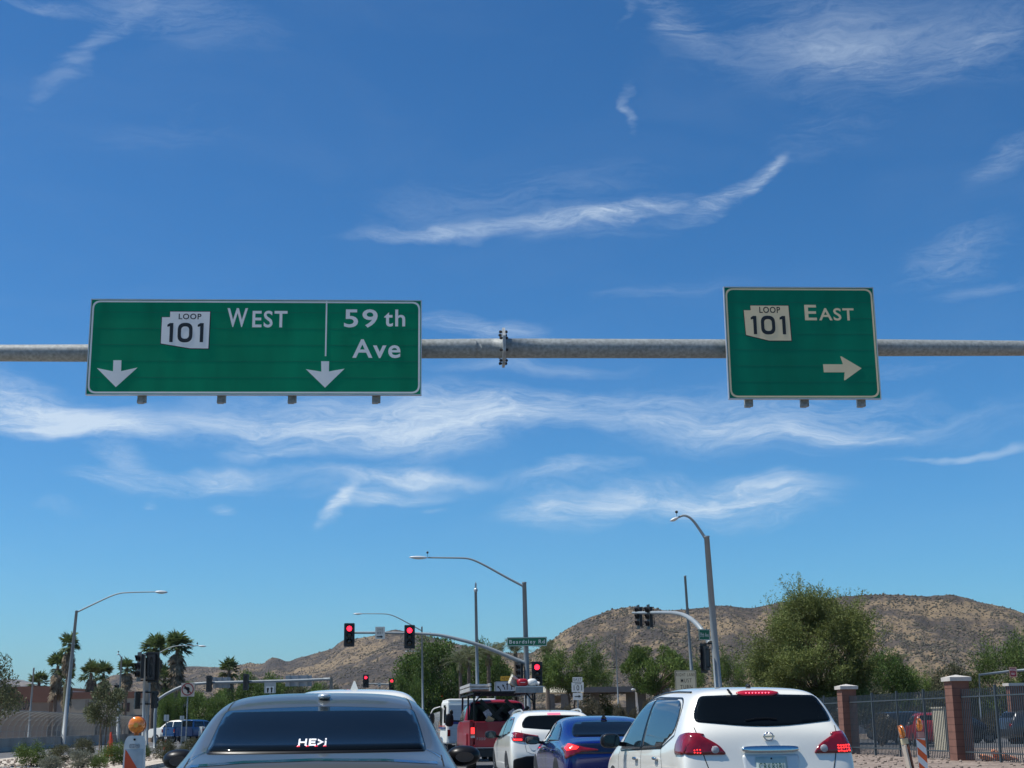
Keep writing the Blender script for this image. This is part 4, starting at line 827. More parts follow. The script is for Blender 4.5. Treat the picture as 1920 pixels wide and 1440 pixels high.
# lettering on the tailgate
mb = MB(); text_on(mb, 'F350', -.80, .85, -.56, .92, (0, 0, 0), (1, 0, 0), (0, 0, 1), .028); mb.build('tailgate_lettering', mat('chrome_lettering', (.35, .35, .36), .3, .6), [c for c in kids(PR) if c.name.startswith('tailgate')][0])
rk = MB(); zt = 2.13
for x in (-.86, .86):
    for y in (.12, 2.2): rk.bar((x, y, 1.38), (x, y, zt), .05, .05)
    rk.bar((x, .0, zt), (x, 4.9, zt), .05, .05); rk.bar((x, 4.7, 1.35), (x * .98, 4.6, zt), .05, .05)
for y in (.12, 2.2, 3.4, 4.6): rk.bar((-.9, y, zt + .03), (.9, y, zt + .03), .05, .05)
rk.bar((.86, .12, 1.85), (.62, .12, 2.13), .04, .04); rk.bar((-.86, .12, 1.85), (-.62, .12, 2.13), .04, .04); rk.bar((.86, .2, 1.6), (.86, .65, 2.13), .04, .04)
rk.build('ladder_rack', M_trim, PR)
def on_truck(name, label, cat, items, m):
    r = empty(name, PR.location, RA, label, cat)
    for nm, mb, mm in items: mb.build(nm, mm or m, r)
    return r
ld = MB()
for x in (-.98, -.42): ld.bar((x, -.15, 2.24), (x, 3.6, 2.24), .05, .10); ld.bar((x, -.15, 2.36), (x, 3.6, 2.36), .05, .08)
rg = MB()
for k in range(12): rg.bar((-.98, .0 + k * .3, 2.26), (-.42, .0 + k * .3, 2.26), .04, .03); rg.bar((-.98, .1 + k * .3, 2.37), (-.42, .1 + k * .3, 2.37), .05, .03)
pl_ = MB().box((-.70, 1.7, 2.31), (.48, 3.3, .05))
on_truck('ladder', 'flat grey extension ladder tied on the left of the pickup rack', 'ladder', [('rails', ld, mat('worn_aluminium', (.5, .47, .43), .5, .3, .2, 5)), ('rungs', rg, M_alu), ('plank', pl_, mat('grey_plank', (.35, .33, .3), .8, 0, .3, 5))], M_alu)
bn = MB(); rr_ = random.Random(2)
for k in range(16):
    a, b = rr_.uniform(-.10, .10), rr_.uniform(-.10, .10); bn.tube([(.18 + b * .5, .1 + a, 2.52 + b), (.62 + b * .5, .7 + a, 2.28 + b)], .035, 8)
wr = MB()
for t in (.3, .72): wr.tube([(.18 + .44 * t + .15 * math.cos(q), .1 + .6 * t, 2.52 - .24 * t + .15 * math.sin(q)) for q in [2 * math.pi * k / 16 for k in range(17)]], .012, 6)
on_truck('pipe_bundle', 'bundle of cream tubes strapped crosswise on the pickup rack', 'pipes', [('tubes', bn, mat('cream_plastic', (.62, .60, .48), .6, 0, .15, 6)), ('straps', wr, M_trim)], M_trim)
ty = MB().box((.70, .2, 2.22), (.78, .5, .18))
on_truck('metal_tray', 'grey metal tray across the right of the pickup rack', 'tray', [('tray', ty, mat('grey_tray', (.26, .27, .27), .5, .3, .2, 5)), ('tray_lip', MB().box((.70, -.06, 2.30), (.80, .02, .03)), M_alu)], M_alu)
rc = empty('red_case', PR.location, RA, 'rounded red fuel can lying on top of the rack tray', 'case'); blob('case_shell', (.52, .15, 2.42), (.16, .13, .11), mat('red_plastic', (.35, .008, .02), .35, 0, .1), rc, None, 3); MB().box((.52, .02, 2.42), (.13, .012, .015)).build('latch', M_leg, rc)
rc = empty('white_jug', PR.location, RA, 'white plastic jug lying beside the red can on the rack', 'jug'); blob('jug_body', (.80, .15, 2.42), (.14, .13, .11), mat('white_plastic', (.7, .7, .66), .5, 0, .05), rc, None, 2.5); MB().tube([(.9, .15, 2.42), (1.0, .12, 2.38)], .05, 10).build('jug_spout', M_leg, rc)
for k, (x, an) in enumerate(((-.42, 40), (.30, 42))):
    sg = empty('work_sign', PR.location, RA, ('folded black sign stand with pale papers leaning in the left of the pickup bed', 'folded black sign stand with pale paper leaning in the middle of the pickup bed')[k], 'sign stand')
    a = rad(an); q = MB().bar((x - .25, .35, 1.95), (x + .35, .30, 1.38), .06, .10).build('leg', M_trim, sg)
    MB().bar((x + .42, .36, 1.75), (x + .02, .36, 1.36), .05, .09).build('leg', M_trim, sg)
    MB().prism([(-.10, -.13), (.10, -.09), (.12, .10), (-.06, .13)], (x - .05, .26, 1.55), Vector((math.cos(a), 0, math.sin(a))), Vector((-math.sin(a), 0, math.cos(a))), .01).build('paper', mat('pale_printed_paper', (.35, .33, .34), .8, 0, .5, 25), sg)
wb = empty('wooden_box', PR.location, RA, 'small tan wooden block in the pickup bed', 'wood'); MB().box((-.40, .3, 1.40), (.20, .2, .16), Matrix.Rotation(.5, 3, 'Y')).build('block', mat('tan_wood', (.50, .32, .15), .7, 0, .2), wb)
# mail van
pv = P(885, 1360, 51.5); VR = empty('mail_van', (pv.x, 51.5, 0), RA, 'boxy white postal van with blue stripe ahead of the red pickup', 'van')
M_vw = mat('van_white', (.78, .77, .70), .4, 0, .05, 2)
mb = MB(); boxbody(mb, [(0, .93, .88, .62, 2.10), (3.2, .93, .88, .62, 2.12), (3.5, .93, .86, .62, 2.02), (3.95, .92, .80, .62, 1.35), (4.5, .85, .75, .62, 1.15)]); bo = mb.build('body', M_vw, VR); bv = bo.modifiers.new('b', 'BEVEL'); bv.width = .07; bv.segments = 3; bv.limit_method = 'ANGLE'
mb = MB().box((0, 1.6, 2.12), (1.70, 3.2, .10)); k = mb.build('roof_cap', M_vw, VR); bv = k.modifiers.new('b', 'BEVEL'); bv.width = .04; bv.segments = 2
MB().box((0, -.03, 1.30), (1.62, .05, 1.30)).build('rear_door', mat('grey_roller_door', (.42, .45, .47), .5, .2, .1, 2, stretch=(1, 1, 12)), VR)
MB().box((-.932, .55, 1.65), (.03, .7, .62)).build('side_window', M_glassb, VR); MB().box((-.925, 2.7, 1.55), (.03, .9, .7)).build('side_window', M_glassb, VR); MB().box((.925, 2.7, 1.55), (.03, .9, .7)).build('side_window', M_glassb, VR)
for z, mm in ((1.17, mat('postal_blue', (.01, .03, .16), .4)), (1.235, mat('postal_red', (.35, .01, .02), .4))):
    for x in (-.945, .945): MB().box((x, 2.0, z), (.012, 3.6, .035 if z > 1.2 else .055)).build('stripe', mm, VR)
MB().box((-.60, -.035, 1.36), (.3, .07, .12)).build('eagle_mark', MATS['postal_blue'], VR)
MB().box((0, -.12, .52), (1.75, .16, .14)).build('bumper', M_trim, VR)
for s_ in (-1, 1):
    MB().box((s_ * .82, -.03, 1.0), (.10, .08, .22)).build('tail_lamp', M_tail, VR)
    fr_ = MB().tube(smoothpath([(s_ * .9, 3.6, 1.95), (s_ * 1.25, 3.85, 1.85), (s_ * 1.27, 3.85, 1.2), (s_ * .9, 3.8, 1.0)], 2), .02, 6).build('mirror_frame', M_leg, VR)
    blob('mirror_head', (s_ * 1.20, 3.83, 1.52), (.10, .06, .20), M_trim, fr_)
wheels(VR, 4.5, .88, .34, (.9, 3.6))
pickup('pickup_truck', GX(316, 124), rad(-42), mat('mid_blue_paint', (.012, .07, .20), .3, .2, .05, coat=1), 'blue pickup on the far left road beyond the concrete barrier', False, 5.6, .95, False)
pickup('pickup_truck', GX(392, 126), rad(72), M_white, 'white pickup on the far left road beside the no left turn sign', False, 5.6, .95, False)

# ------------------------------------------------------------------ poles, lamps, signals, signs
def lamp(label, px, py0, D, arm, head, r0=.13, r1=.07, tilt=0, cell=None, ra=.055, m=M_pole, z0=0, group=None, thinhead=False, cat='street lamp', name='street_lamp'):
    top = P(px, py0, D); base = Vector((top.x + tilt, D, z0)); r = empty(name, base, label=label, cat=cat, group=group)
    MB().tube([base, top], [r0, r1], 14).build('pole', m, r, True, True)
    MB().tube([base, base + Vector((0, 0, .06))], r0 * 1.9, 12).build('base_plate', M_galv, r, True)
    MB().tube([top, top + Vector((0, 0, .05))], r1 * 1.15, 12).build('pole_cap', M_galv, r, True)
    if arm:
        pts = smoothpath([P(a, b, D) for a, b in arm], 3); MB().tube(pts, [ra, ra * .6], 8).build('arm', m, r, True, True)
    if head:
        (a, b), (c, d), t = head; A, B_ = P(a, b, D), P(c, d, D); L = (B_ - A).length; q = (B_ - A).to_track_quat('X', 'Z').to_matrix()
        mb = MB().sphere((A + B_) / 2, (L / 2, .13, t), 14, 8, q); h = mb.build('lamp_head', mat('lamp_head_grey', (.55, .57, .57), .45, .1, .05), r, True, True)
        mb = MB().sphere((A + B_) / 2 - Vector((0, 0, t * .45)), (L * .33, .11, t * .75), 12, 6, q); mb.build('diffuser', mat('lamp_diffuser', (.6, .58, .5), .3, 0, .1), h, True, True)
    if cell:
        p = P(cell[0], cell[1], D); p2 = P(cell[0] + .5, cell[2], D); mb = MB().tube([p2, p], .012, 6); mb.sphere(p, .07, 8, 6); mb.build('sensor', M_black, r, True)
    return r
c5 = lambda x, y: (640 + x / 4.5714, 1000 + y / 4.5714)
SM = lamp('tall grey signal pole with long curved lamp arm behind the Beardsley Rd sign', 983, 1093, 82, [c5(1572, 460), c5(1400, 370), c5(1250, 285), c5(1150, 235), c5(1080, 212), c5(950, 210), c5(740, 208)], (c5(580, 205), c5(740, 209), .09), .19, .12, .12, (801.5, 1036, 1044), .07, cat='signal pole', name='signal_pole')
MB().tube(smoothpath([P(a, b, 82) for a, b in (c5(1585, 1115), c5(1500, 1085), c5(1340, 1015), c5(1150, 945), c5(950, 895), c5(850, 872), c5(700, 860), c5(400, 852), c5(60, 852))], 2), [.13, .06], 12).build('mast_arm', M_pole, SM, True, True)
lamp('slender lamp post with left arm rising behind the middle red signal', 791, 1176, 116, [c5(690, 835), c5(600, 785), c5(480, 720), c5(420, 697), c5(370, 689), c5(165, 689)], (c5(100, 690), c5(185, 689), .07), .10, .06, .14, None, .05)
lamp('short lamp post with left arm in front of the dark round trees', 827.5, 1242, 166, [c5(858, 1105), c5(790, 1075), c5(710, 1030), c5(640, 1012), c5(560, 1012)], (c5(545, 1013), c5(570, 1012), .06), .13, .10, .1, None, .07)
PL = lamp('tall thin camera pole standing right of the round green trees', 892, 1110, 95, None, None, .13, .09, .12, None, cat='pole', name='camera_pole')
mb = MB().tube([P(892, 1110, 95), P(892, 1091, 95)], .03, 6); mb.box(P(892, 1098, 95), (.12, .12, .28)); mb.sphere(P(892, 1107, 95), (.13, .13, .18), 8, 6); mb.build('camera', M_galv, PL, True)
lamp('tall thin bare pole just left of the big right signal pole', 1284.5, 1081, 85, None, None, .11, .07, .28, None, cat='pole', name='bare_pole')
lamp('very thin bare pole in front of the right brown hill', 1154, 1192, 130, None, None, .07, .05, .12, None, cat='pole', name='bare_pole')
c1 = lambda x, y: (x / 4.0, 1080 + y / 4.0); c2 = lambda x, y: (200 + x / 4.0, 1080 + y / 4.0)
lamp('tall lamp post by the left barrier with long arm reaching right', 143.5, 1146, 104, [c1(575, 272), c1(700, 212), c1(820, 155), c1(890, 130), c1(960, 123), c1(1170, 119)], (c1(1160, 119), c1(1258, 122), .11), .17, .10, -.42, None, .06)
lamp('bare thin pole before the brick red shop on the left', 63.5, 1253, 128, None, None, .10, .07, -.1, None, cat='pole', name='bare_pole')
lamp('small hooked lamp post in front of the tan shop', 228, 1232, 128, [c1(912, 640), c1(905, 600), c1(890, 585)], (c1(878, 590), c1(892, 585), .05), .12, .07, -.05, (222, 1222, 1228), .05)
lamp('lamp post with arm reaching right across the two tallest palms', 283, 1232, 118, [c2(340, 600), c2(400, 575), c2(460, 540), c2(530, 522), c2(600, 521), c2(690, 523)], (c2(685, 524), c2(748, 527), .07), .14, .09, -.1, (370, 1206, 1210), .045)
RP = lamp('thick grey signal pole on the right with short curved lamp arm', 1325, 1007, 66, [(1323, 1010), (1312, 993), (1300, 976), (1290, 968), (1281, 966), (1272, 970)], ((1256, 977), (1273, 970), .075), .19, .125, .32, (1268.5, 960, 968), .075, cat='signal pole', name='signal_pole')
# its mast arm reaches away from us
A0 = P(1331, 1205, 66); fa = P(1190, 1148, 78)
pts = smoothpath([A0, P(1312, 1175, 66.6), P(1292, 1157, 68), P(1270, 1149, 70), P(1235, 1148.5, 73), P(1200, 1149, 77), P(1186, 1149, 78.5)], 2)
MB().tube(pts, [.14, .055], 12).build('mast_arm', M_pole, RP, True, True)
M_lg = mat('grey_green_lens', (.03, .05, .045), .15, 0, .1, 10)
def signal(label, loc, rz, lit=True, plate=True, s=1.0, group=None, housing=M_black, tiny=False):
    r = empty('traffic_light', loc, rz, label, 'traffic light', group); H = 1.07 * s   # local front is -y
    MB().box((0, .09 * s, 0), (.34 * s, .2 * s, H)).build('housing', housing, r)
    if plate: MB().prism(rpoly([(-.30 * s, -.66 * s), (.30 * s, -.66 * s), (.30 * s, .66 * s), (-.30 * s, .66 * s)], .05 * s, 3), (0, 0, 0), (1, 0, 0), (0, 0, 1), .012).build('backplate', mat('black_backplate', (.012, .013, .013), .5, 0, .1, 5), r)
    for i, z in enumerate((.355, 0, -.355)):
        on = lit and i == 0
        l = MB().sphere((0, -.015, z * s), (.15 * s, .03, .15 * s), 16, 8).build('lens', M_red_on if on else M_lens_off, r, False, True)
        n = 14; R = .165 * s; vs = []; a0 = -.9
        for y in (-.012, -.22 * s):
            for k in range(n + 1):
                t = -.6 + (math.pi + 1.2) * k / n; q = 1 if y > -.1 else (.98)
                vs.append((R * math.cos(t) * q, y + (0 if y > -.1 else .10 * s * (1 - math.sin(max(0, min(math.pi, t)))) * .8), z * s + R * math.sin(t) * q))
        vs2 = [(x * .94, y, z * s + (zz - z * s) * .94) for x, y, zz in vs]; m_ = 2 * (n + 1)
        fs = [(k, k + 1, n + 2 + k, n + 1 + k) for k in range(n)] + [(m_ + n + 1 + k, m_ + n + 2 + k, m_ + k + 1, m_ + k) for k in range(n)] + [(n + 1 + k, n + 2 + k, m_ + n + 2 + k, m_ + n + 1 + k) for k in range(n)]
        MB().add(vs + vs2, fs).build('visor', M_trim, l)
    MB().tube([(0, .2 * s, .4 * s), (0, .3 * s, .4 * s), (0, .3 * s, -.4 * s), (0, .2 * s, -.4 * s)], .03 * s, 6).build('bracket', M_trim, r)
    return r
GS = 'traffic lights at the Beardsley Rd crossing'
signal('red lit traffic light at the left tip of the long mast arm', P(655, 1190.5, 81.6), RA * .5, group=GS)
signal('red lit traffic light hanging mid mast arm right of the ONE WAY sign', P(768, 1194, 81.6), RA * .5, group=GS)
signal('red lit traffic light mounted low on the right of the Beardsley Rd pole', P(1007, 1263, 81.6), RA * .5, group=GS)
signal('dark traffic light seen side on, left of the Beardsley Rd pole', P(974, 1262, 81.8), rad(-72), False, True, .95, group=GS)
for py in (1243, 1282): MB().bar(P(971, py, 82), P(1010, py, 82), .05, .05).build('signal_bracket', M_trim, SM, True)
signal('left one of two side facing traffic lights at the right mast arm tip', P(1197, 1157, 77.6), rad(-80), False, True, .98, group='paired side facing traffic lights')
signal('right one of two side facing traffic lights at the right mast arm tip', P(1216, 1157, 74.8), rad(-80), False, True, .98, group='paired side facing traffic lights')
signal('black traffic light seen from behind on the thick right pole', P(1320, 1234, 65.6), rad(-128), False, True, 1.0)
MB().bar(P(1320, 1207, 66), P(1334, 1207, 66), .05, .05).build('signal_bracket', M_trim, RP, True)
GF = 'small red traffic lights of the next crossing'
signal('small distant red traffic light, left of two above the silver sedan', P(686, 1277, 150), 0, group=GF)
signal('small distant red traffic light, right of two above the silver sedan', P(734.5, 1283.5, 150), 0, group=GF)
signal('small distant red traffic light above the mail van', P(829, 1311, 150), 0, group=GF)
FM = lamp('distant curved signal mast carrying the small green street sign', 829, 1296, 151, None, None, .12, .10, 0, None, cat='signal pole', name='signal_pole')
MB().tube(smoothpath([P(a, b, 151) for a, b in ((829, 1306), (815, 1302), (797, 1296), (775, 1288), (755, 1284), (720, 1283), (686, 1282))], 2), [.12, .07], 8).build('mast_arm', M_pole, FM, True, True)
# left cluster seen from behind
LM = lamp('signal pole on the left median carrying dark traffic lights', 271.5, 1228, 66, None, None, .07, .05, .12, None, cat='signal pole', name='signal_pole')
MB().tube([GX(277, 66.3), P(276, 1268, 66.3)], .085, 12).build('pole', M_pole, LM, True, True)
for a, b in (((258, 1298), (296, 1298)), ((262, 1320), (292, 1320)), ((264, 1276), (292, 1276)), ((262, 1228), (294, 1226))): MB().bar(P(*a, 66.2), P(*b, 66.2), .06, .06).build('signal_bracket', M_trim, LM, True)
signal('large dark traffic light facing left at top of the left median pole', P(261, 1250, 66), rad(-58), False, True, 1.0)
signal('large dark traffic light seen from behind at top of left median pole', P(286, 1251, 66.2), rad(172), False, True, 1.05)
signal('lower dark traffic light on the left side of the median pole', P(257, 1313, 66.2), rad(-150), False, False, .72)
signal('lower dark traffic light on the right side of the median pole', P(291, 1312, 66.2), rad(155), False, False, .72)
signal('small dark traffic light before the hooked lamp post by the tan shop', P(218, 1295, 126), rad(-60), False, True, .95)
MB().tube([GX(226, 126), P(222, 1296, 126)], .06, 8).build('post', M_pole, [o for o in bpy.data.objects if o.get('label', '').startswith('small dark traffic light before')][0], True)
# sign bridge on the left
BG = empty('sign_bridge', GX(620, 98), label='long light grey mast arm spanning the left road behind the silver sedan', cat='sign gantry')
MB().tube(smoothpath([GX(292, 98.0)] + [P(a, b, 98) for a, b in ((291, 1318), (303, 1306), (337, 1288), (365, 1281), (480, 1278), (560, 1276), (621, 1273))], 1), .10, 10).build('mast_arm', M_pole, BG, True, True)
MB().tube([GX(621, 98), P(621, 1270, 98)], .11, 10).build('post', M_galvd, BG, True, True)
signal('dark traffic light on the left span of the light grey mast arm', P(393, 1282, 97.7), rad(170), False, False, 1.0)
signal('dark traffic light on the middle of the light grey mast arm', P(462, 1279, 97.7), rad(170), False, False, 1.0)
def backsign(label, x0, y0, x1, y1, D, n):
    a, b = P(x0, y1, D), P(x1, y0, D); r = empty('blank_sign', ((a.x + b.x) / 2, D, a.z), label=label, cat='road sign'); w, h = (b.x - a.x), b.z - a.z
    MB().box((0, 0, h / 2), (w, .03, h)).build('panel', mat('bare_aluminium_back', (.30, .32, .34), .6, .2, .12, 2, stretch=(1, 1, 9)), r)
    for k in range(n): MB().box((-w / 2 + w * (k + .5) / n, -.05, h / 2), (.06, .06, h * 1.1)).build('stiffener', M_galvd, r)
backsign('bare grey back of a sign on the left span of the mast arm', 399, 1270, 432, 1290, 98.4, 3)
backsign('bare grey back of a wide sign near the right end of the mast arm', 535, 1266, 585, 1287, 98.4, 3)
def post_sign(name, label, box, D, face, content, post=True, r=.02, border=None, cat='road sign', postm=M_galvd, postx=0.0, backz=0.03, rz=0.0, edge=None):
    x0, y0, x1, y1 = box; a, b = P(x0, y1, D), P(x1, y0, D); w, h = b.x - a.x, b.z - a.z; z0 = a.z; cx = (a.x + b.x) / 2
    ro = empty(name, (cx, D, 0 if post else z0), rz, label, cat); oz = z0 if post else 0
    O = Vector((0, 0, oz)); U = Vector((1, 0, 0)); Wv = Vector((0, 0, 1))
    MB().prism(rpoly([(-w / 2, 0), (w / 2, 0), (w / 2, h), (-w / 2, h)], r, 3), O + Vector((0, .01, 0)), U, Wv, .01).build('panel', face, ro)
    if border:
        m_, t = border; oo = rpoly([(-w / 2 + .02, .02), (w / 2 - .02, .02), (w / 2 - .02, h - .02), (-w / 2 + .02, h - .02)], r, 3); ii = rpoly([(-w / 2 + .02 + t, .02 + t), (w / 2 - .02 - t, .02 + t), (w / 2 - .02 - t, h - .02 - t), (-w / 2 + .02 + t, h - .02 - t)], r, 3); n = len(oo)
        pt = lambda p: O + U * p[0] + Wv * p[1] - Vector((0, .003, 0)); MB().add([pt(p) for p in oo] + [pt(p) for p in ii], [(i, (i + 1) % n, (i + 1) % n + n, i + n) for i in range(n)]).build('border', m_, ro)
    if post: MB().tube([(postx, .05, 0), (postx, .05, oz + h * .95)], .035, 8).build('post', postm, ro)
    fx = lambda px, py: (-w / 2 + (px - x0) / (x1 - x0) * w, (y1 - py) / (y1 - y0) * h)
    for nm, kind, m_, dat in content:
        mb = MB()
        if kind == 't':
            s_, q = dat; A, B_ = fx(q[0], q[3]), fx(q[2], q[1]); text_on(mb, s_, A[0], A[1], B_[0], B_[1], O, U, Wv, .006)
        elif kind == 'p': 
            mb.prism([fx(*p) for p in dat], O, U, Wv, .004)
        elif kind == 'r':
            (c0, c1_), R, t = dat; cc = fx(c0, c1_); pt = lambda p: O + U * p[0] + Wv * p[1] - Vector((0, .004, 0)); n = 32; R *= w / (x1 - x0); t *= w / (x1 - x0)
            mb.add([pt((cc[0] + (R - (t if i >= n else 0)) * math.cos(2 * math.pi * i / n), cc[1] + (R - (t if i >= n else 0)) * math.sin(2 * math.pi * i / n))) for i in range(2 * n)], [(i, (i + 1) % n, (i + 1) % n + n, i + n) for i in range(n)])
        mb.build(nm, m_, ro)
    return ro
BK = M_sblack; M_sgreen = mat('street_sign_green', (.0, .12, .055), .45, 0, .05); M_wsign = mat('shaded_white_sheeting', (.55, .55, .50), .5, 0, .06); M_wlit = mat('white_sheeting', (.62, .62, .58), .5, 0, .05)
c3 = lambda x, y: (620 + x / 4.3636, 1120 + y / 4.3636)
post_sign('street_name_sign', 'green street name sign reading Beardsley Rd', (*c5(1421, 888), *c5(1761, 970)), 81.5, M_sgreen, [('lettering', 't', M_leg, ('Beardsley Rd', (*c5(1441, 912), *c5(1742, 956))))], False, .03, (M_leg, .02))
post_sign('regulatory_sign', 'pale ONE WAY sign with black arrow hung on the long mast arm', (*c5(290, 800), *c5(374, 905)), 81.6, M_wsign, [('lettering', 't', BK, ('ONE', (*c5(303, 814), *c5(357, 834)))), ('lettering', 't', BK, ('WAY', (*c5(303, 841), *c5(357, 864)))), ('arrow', 'p', BK, [c5(303, 881), c5(338, 881), c5(338, 873), c5(358, 886), c5(338, 899), c5(338, 891), c5(303, 891)])], False, .04)
q4 = lambda x, y: (920 + x / 5.647, 1240 + y / 5.647)
NS = post_sign('lane_sign', 'pale lane use sign with curved and straight black arrows', (*q4(52, 211), *q4(250, 362)), 88, mat('pale_grey_sheeting', (.42, .44, .47), .5, 0, .05), [], True, .04, (BK, .015), postx=-.6)
def arrow_up(par, D, x0, y0, x1, y1, w=9):
    pass
def add_arrows(par, D, lst, m=BK):
    for pts, wd in lst:
        mb = MB(); pts = [P(*q4(*p), D - .02) for p in pts]; pts = smoothpath(pts[:-1], 2) + [pts[-1]] if len(pts) > 2 else pts
        for a, b in zip(pts, pts[1:]): mb.bar(a, b, wd, .004) if False else mb.add([a + (b - a).cross(Vector((0, 1, 0))).normalized() * wd / 2, a - (b - a).cross(Vector((0, 1, 0))).normalized() * wd / 2, b - (b - a).cross(Vector((0, 1, 0))).normalized() * wd / 2, b + (b - a).cross(Vector((0, 1, 0))).normalized() * wd / 2], [(0, 1, 2, 3)])
        a, b = pts[-2], pts[-1]; d = (b - a).normalized(); s_ = d.cross(Vector((0, 1, 0))).normalized()
        mb.add([b + s_ * wd * 1.4, b - s_ * wd * 1.4, b + d * wd * 2.4], [(0, 1, 2)]); mb.build('lane_arrow', m, par, True)
add_arrows(NS, 88, [([(110, 335), (105, 300), (92, 285), (84, 276)], .055), ([(150, 300), (146, 280), (135, 262)], .055), ([(175, 300), (175, 250)], .055), ([(222, 300), (222, 252)], .055)])
post_sign('new_plaque', 'small yellow NEW plaque above the lane use sign', (*q4(104, 157), *q4(204, 206)), 88, mat('yellow_sheeting', (.72, .36, .02), .5, 0, .05), [('lettering', 't', mat('dark_brown_print', (.10, .035, .01), .5), ('NEW', (*q4(118, 168), *q4(190, 196))))], False, .02)
ES = post_sign('route_marker', 'white EAST 101 route marker assembly with right arrow beside the pale building', (*q4(858, 222), *q4(984, 326)), 66, M_wlit, [('lettering', 't', BK, ('LOOP', (*q4(897, 228), *q4(960, 244)))), ('lettering', 't', BK, ('101', (*q4(880, 252), *q4(966, 310))))], True, .01)
for bx, ct in (((868, 167, 970, 218), [('lettering', 't', BK, ('EAST', (*q4(878, 176), *q4(958, 208))))]), ((872, 334, 972, 410), [('arrow', 'p', BK, [q4(888, 366), q4(930, 366), q4(930, 354), q4(956, 371), q4(930, 388), q4(930, 376), q4(888, 376)])])):
    x = post_sign('tmp', '', (*q4(bx[0], bx[1]), *q4(bx[2], bx[3])), 66, M_wlit, ct, False, .01)
    for k in kids(x):
        k.location = k.location + x.location - ES.location; k.parent = ES
        if k.name.startswith('panel'): k.name = 'plaque'
    bpy.data.objects.remove(x)
q7 = lambda x, y: (1040 + x / 4, 940 + y / 4)
post_sign('regulatory_sign', 'tan RIGHT LANE MUST sign showing above the near white crossover', (*q7(909, 1266), *q7(1060, 1530)), 58, mat('tan_sheeting', (.54, .48, .33), .5, 0, .08, 3), [('lettering', 't', BK, ('RIGHT LANE', (*q7(920, 1287), *q7(1050, 1312)))), ('lettering', 't', BK, ('MUST', (*q7(950, 1329), *q7(1027, 1359)))), ('lettering', 't', BK, ('TURN', (*q7(945, 1378), *q7(1030, 1408)))), ('lettering', 't', BK, ('RIGHT', (*q7(945, 1428), *q7(1030, 1458))))], True, .04, (BK, .018))
post_sign('street_name_sign', 'small green 59th Ave sign angled on the thick right pole', (*q7(1080, 958), *q7(1165, 1042)), 65.3, M_sgreen, [('lettering', 't', M_leg, ('59th Ave', (*q7(1092, 985), *q7(1153, 1018))))], False, .02, (M_leg, .015), rz=rad(8))
x = lambda x, y: (240 + x / 10.29, 1210 + y / 10.29)
post_sign('regulatory_sign', 'square no left turn sign with dark red ring on a post', (*x(1018, 722), *x(1290, 990)), 80, mat('tan_white_sheeting', (.50, .42, .34), .5, 0, .05), [('arrow', 'p', BK, [x(1168, 925), x(1145, 925), x(1145, 880), x(1130, 858), x(1115, 862), x(1115, 850), x(1065, 825), x(1115, 785), x(1115, 802), x(1165, 802), x(1190, 825), x(1190, 850), x(1180, 880), x(1180, 925)]), ('ring', 'r', mat('dark_red_ring', (.26, .014, .010), .5), ((240 + 1150 / 10.29, 1210 + 848 / 10.29), 12.0, 2.0)), ('slash', 'p', MATS['dark_red_ring'], [x(1072, 785), x(1090, 768), x(1230, 915), x(1212, 932)])], True, .03)
post_sign('lane_sign', 'grey sign with down and up black arrows on the far mast arm', (*c2(1181, 797), *c2(1270, 880)), 97, mat('grey_sheeting', (.35, .36, .35), .5), [('white_panel', 'p', M_wlit, [c2(1192, 828), c2(1257, 828), c2(1257, 878), c2(1192, 878)]), ('arrow', 'p', BK, [c2(1200, 840), c2(1218, 840), c2(1212, 875), c2(1204, 875)]), ('arrow', 'p', BK, [c2(1233, 875), c2(1243, 875), c2(1243, 848), c2(1250, 848), c2(1238, 832), c2(1226, 848), c2(1233, 848)])], True, .03)
for cc, lb in (((428, 1040, 468, 1088), 'small pale sign facing sideways beside the blue pickup'), ((548, 1048, 582, 1085), 'small pale sign box behind the no left turn sign post')):
    post_sign('small_sign', lb, (*c2(cc[0], cc[1]), *c2(cc[2], cc[3])), 92, mat('pale_back', (.42, .44, .42), .5), [('fold', 'p', M_galvd, [c2((cc[0] + cc[2]) / 2 - 2, cc[1]), c2((cc[0] + cc[2]) / 2 + 2, cc[1]), c2((cc[0] + cc[2]) / 2 + 2, cc[3]), c2((cc[0] + cc[2]) / 2 - 2, cc[3])])], True, .02)
post_sign('street_name_sign', 'small distant green street name sign above the mail van', (*c3(775, 761), *c3(940, 785)), 150.5, M_sgreen, [('lettering', 't', M_leg, ('Agua Fria Fwy', (*c3(785, 767), *c3(930, 780))))], False, .02)
post_sign('regulatory_sign', 'tiny distant ONE WAY plate between the two small red signals', (*c3(385, 698), *c3(410, 730)), 150, M_wsign, [('lettering', 't', BK, ('ONE', (*c3(390, 704), *c3(405, 712)))), ('arrow', 'p', BK, [c3(390, 718), c3(405, 718), c3(405, 724), c3(390, 724)])], False, .02)
c6 = lambda x, y: (1500 + x / 4.5714, 1220 + y / 4.5714)
WP = empty('sign_mast', GX(1837, 96), label='pale grey mast arm at the right edge holding a red sign', cat='sign gantry')
MB().tube([GX(1837.5, 96), P(1836, 1264, 96)], .05, 8).build('post', M_pole, WP, True, True); MB().tube([P(1835, 1265.5, 96), P(1890, 1259, 96), P(1960, 1253, 96)], [.07, .10], 10).build('mast_arm', M_pole, WP, True, True)
post_sign('regulatory_sign', 'red and white WRONG WAY sign on the mast arm at right edge', (*c6(1797, 138), *c6(1856, 230)), 95.8, mat('red_sheeting', (.30, .01, .02), .5), [('lettering', 't', M_leg, ('WRONG', (*c6(1804, 152), *c6(1848, 176)))), ('lettering', 't', M_leg, ('WAY', (*c6(1812, 188), *c6(1842, 210))))], False, .03, (M_leg2, .03))
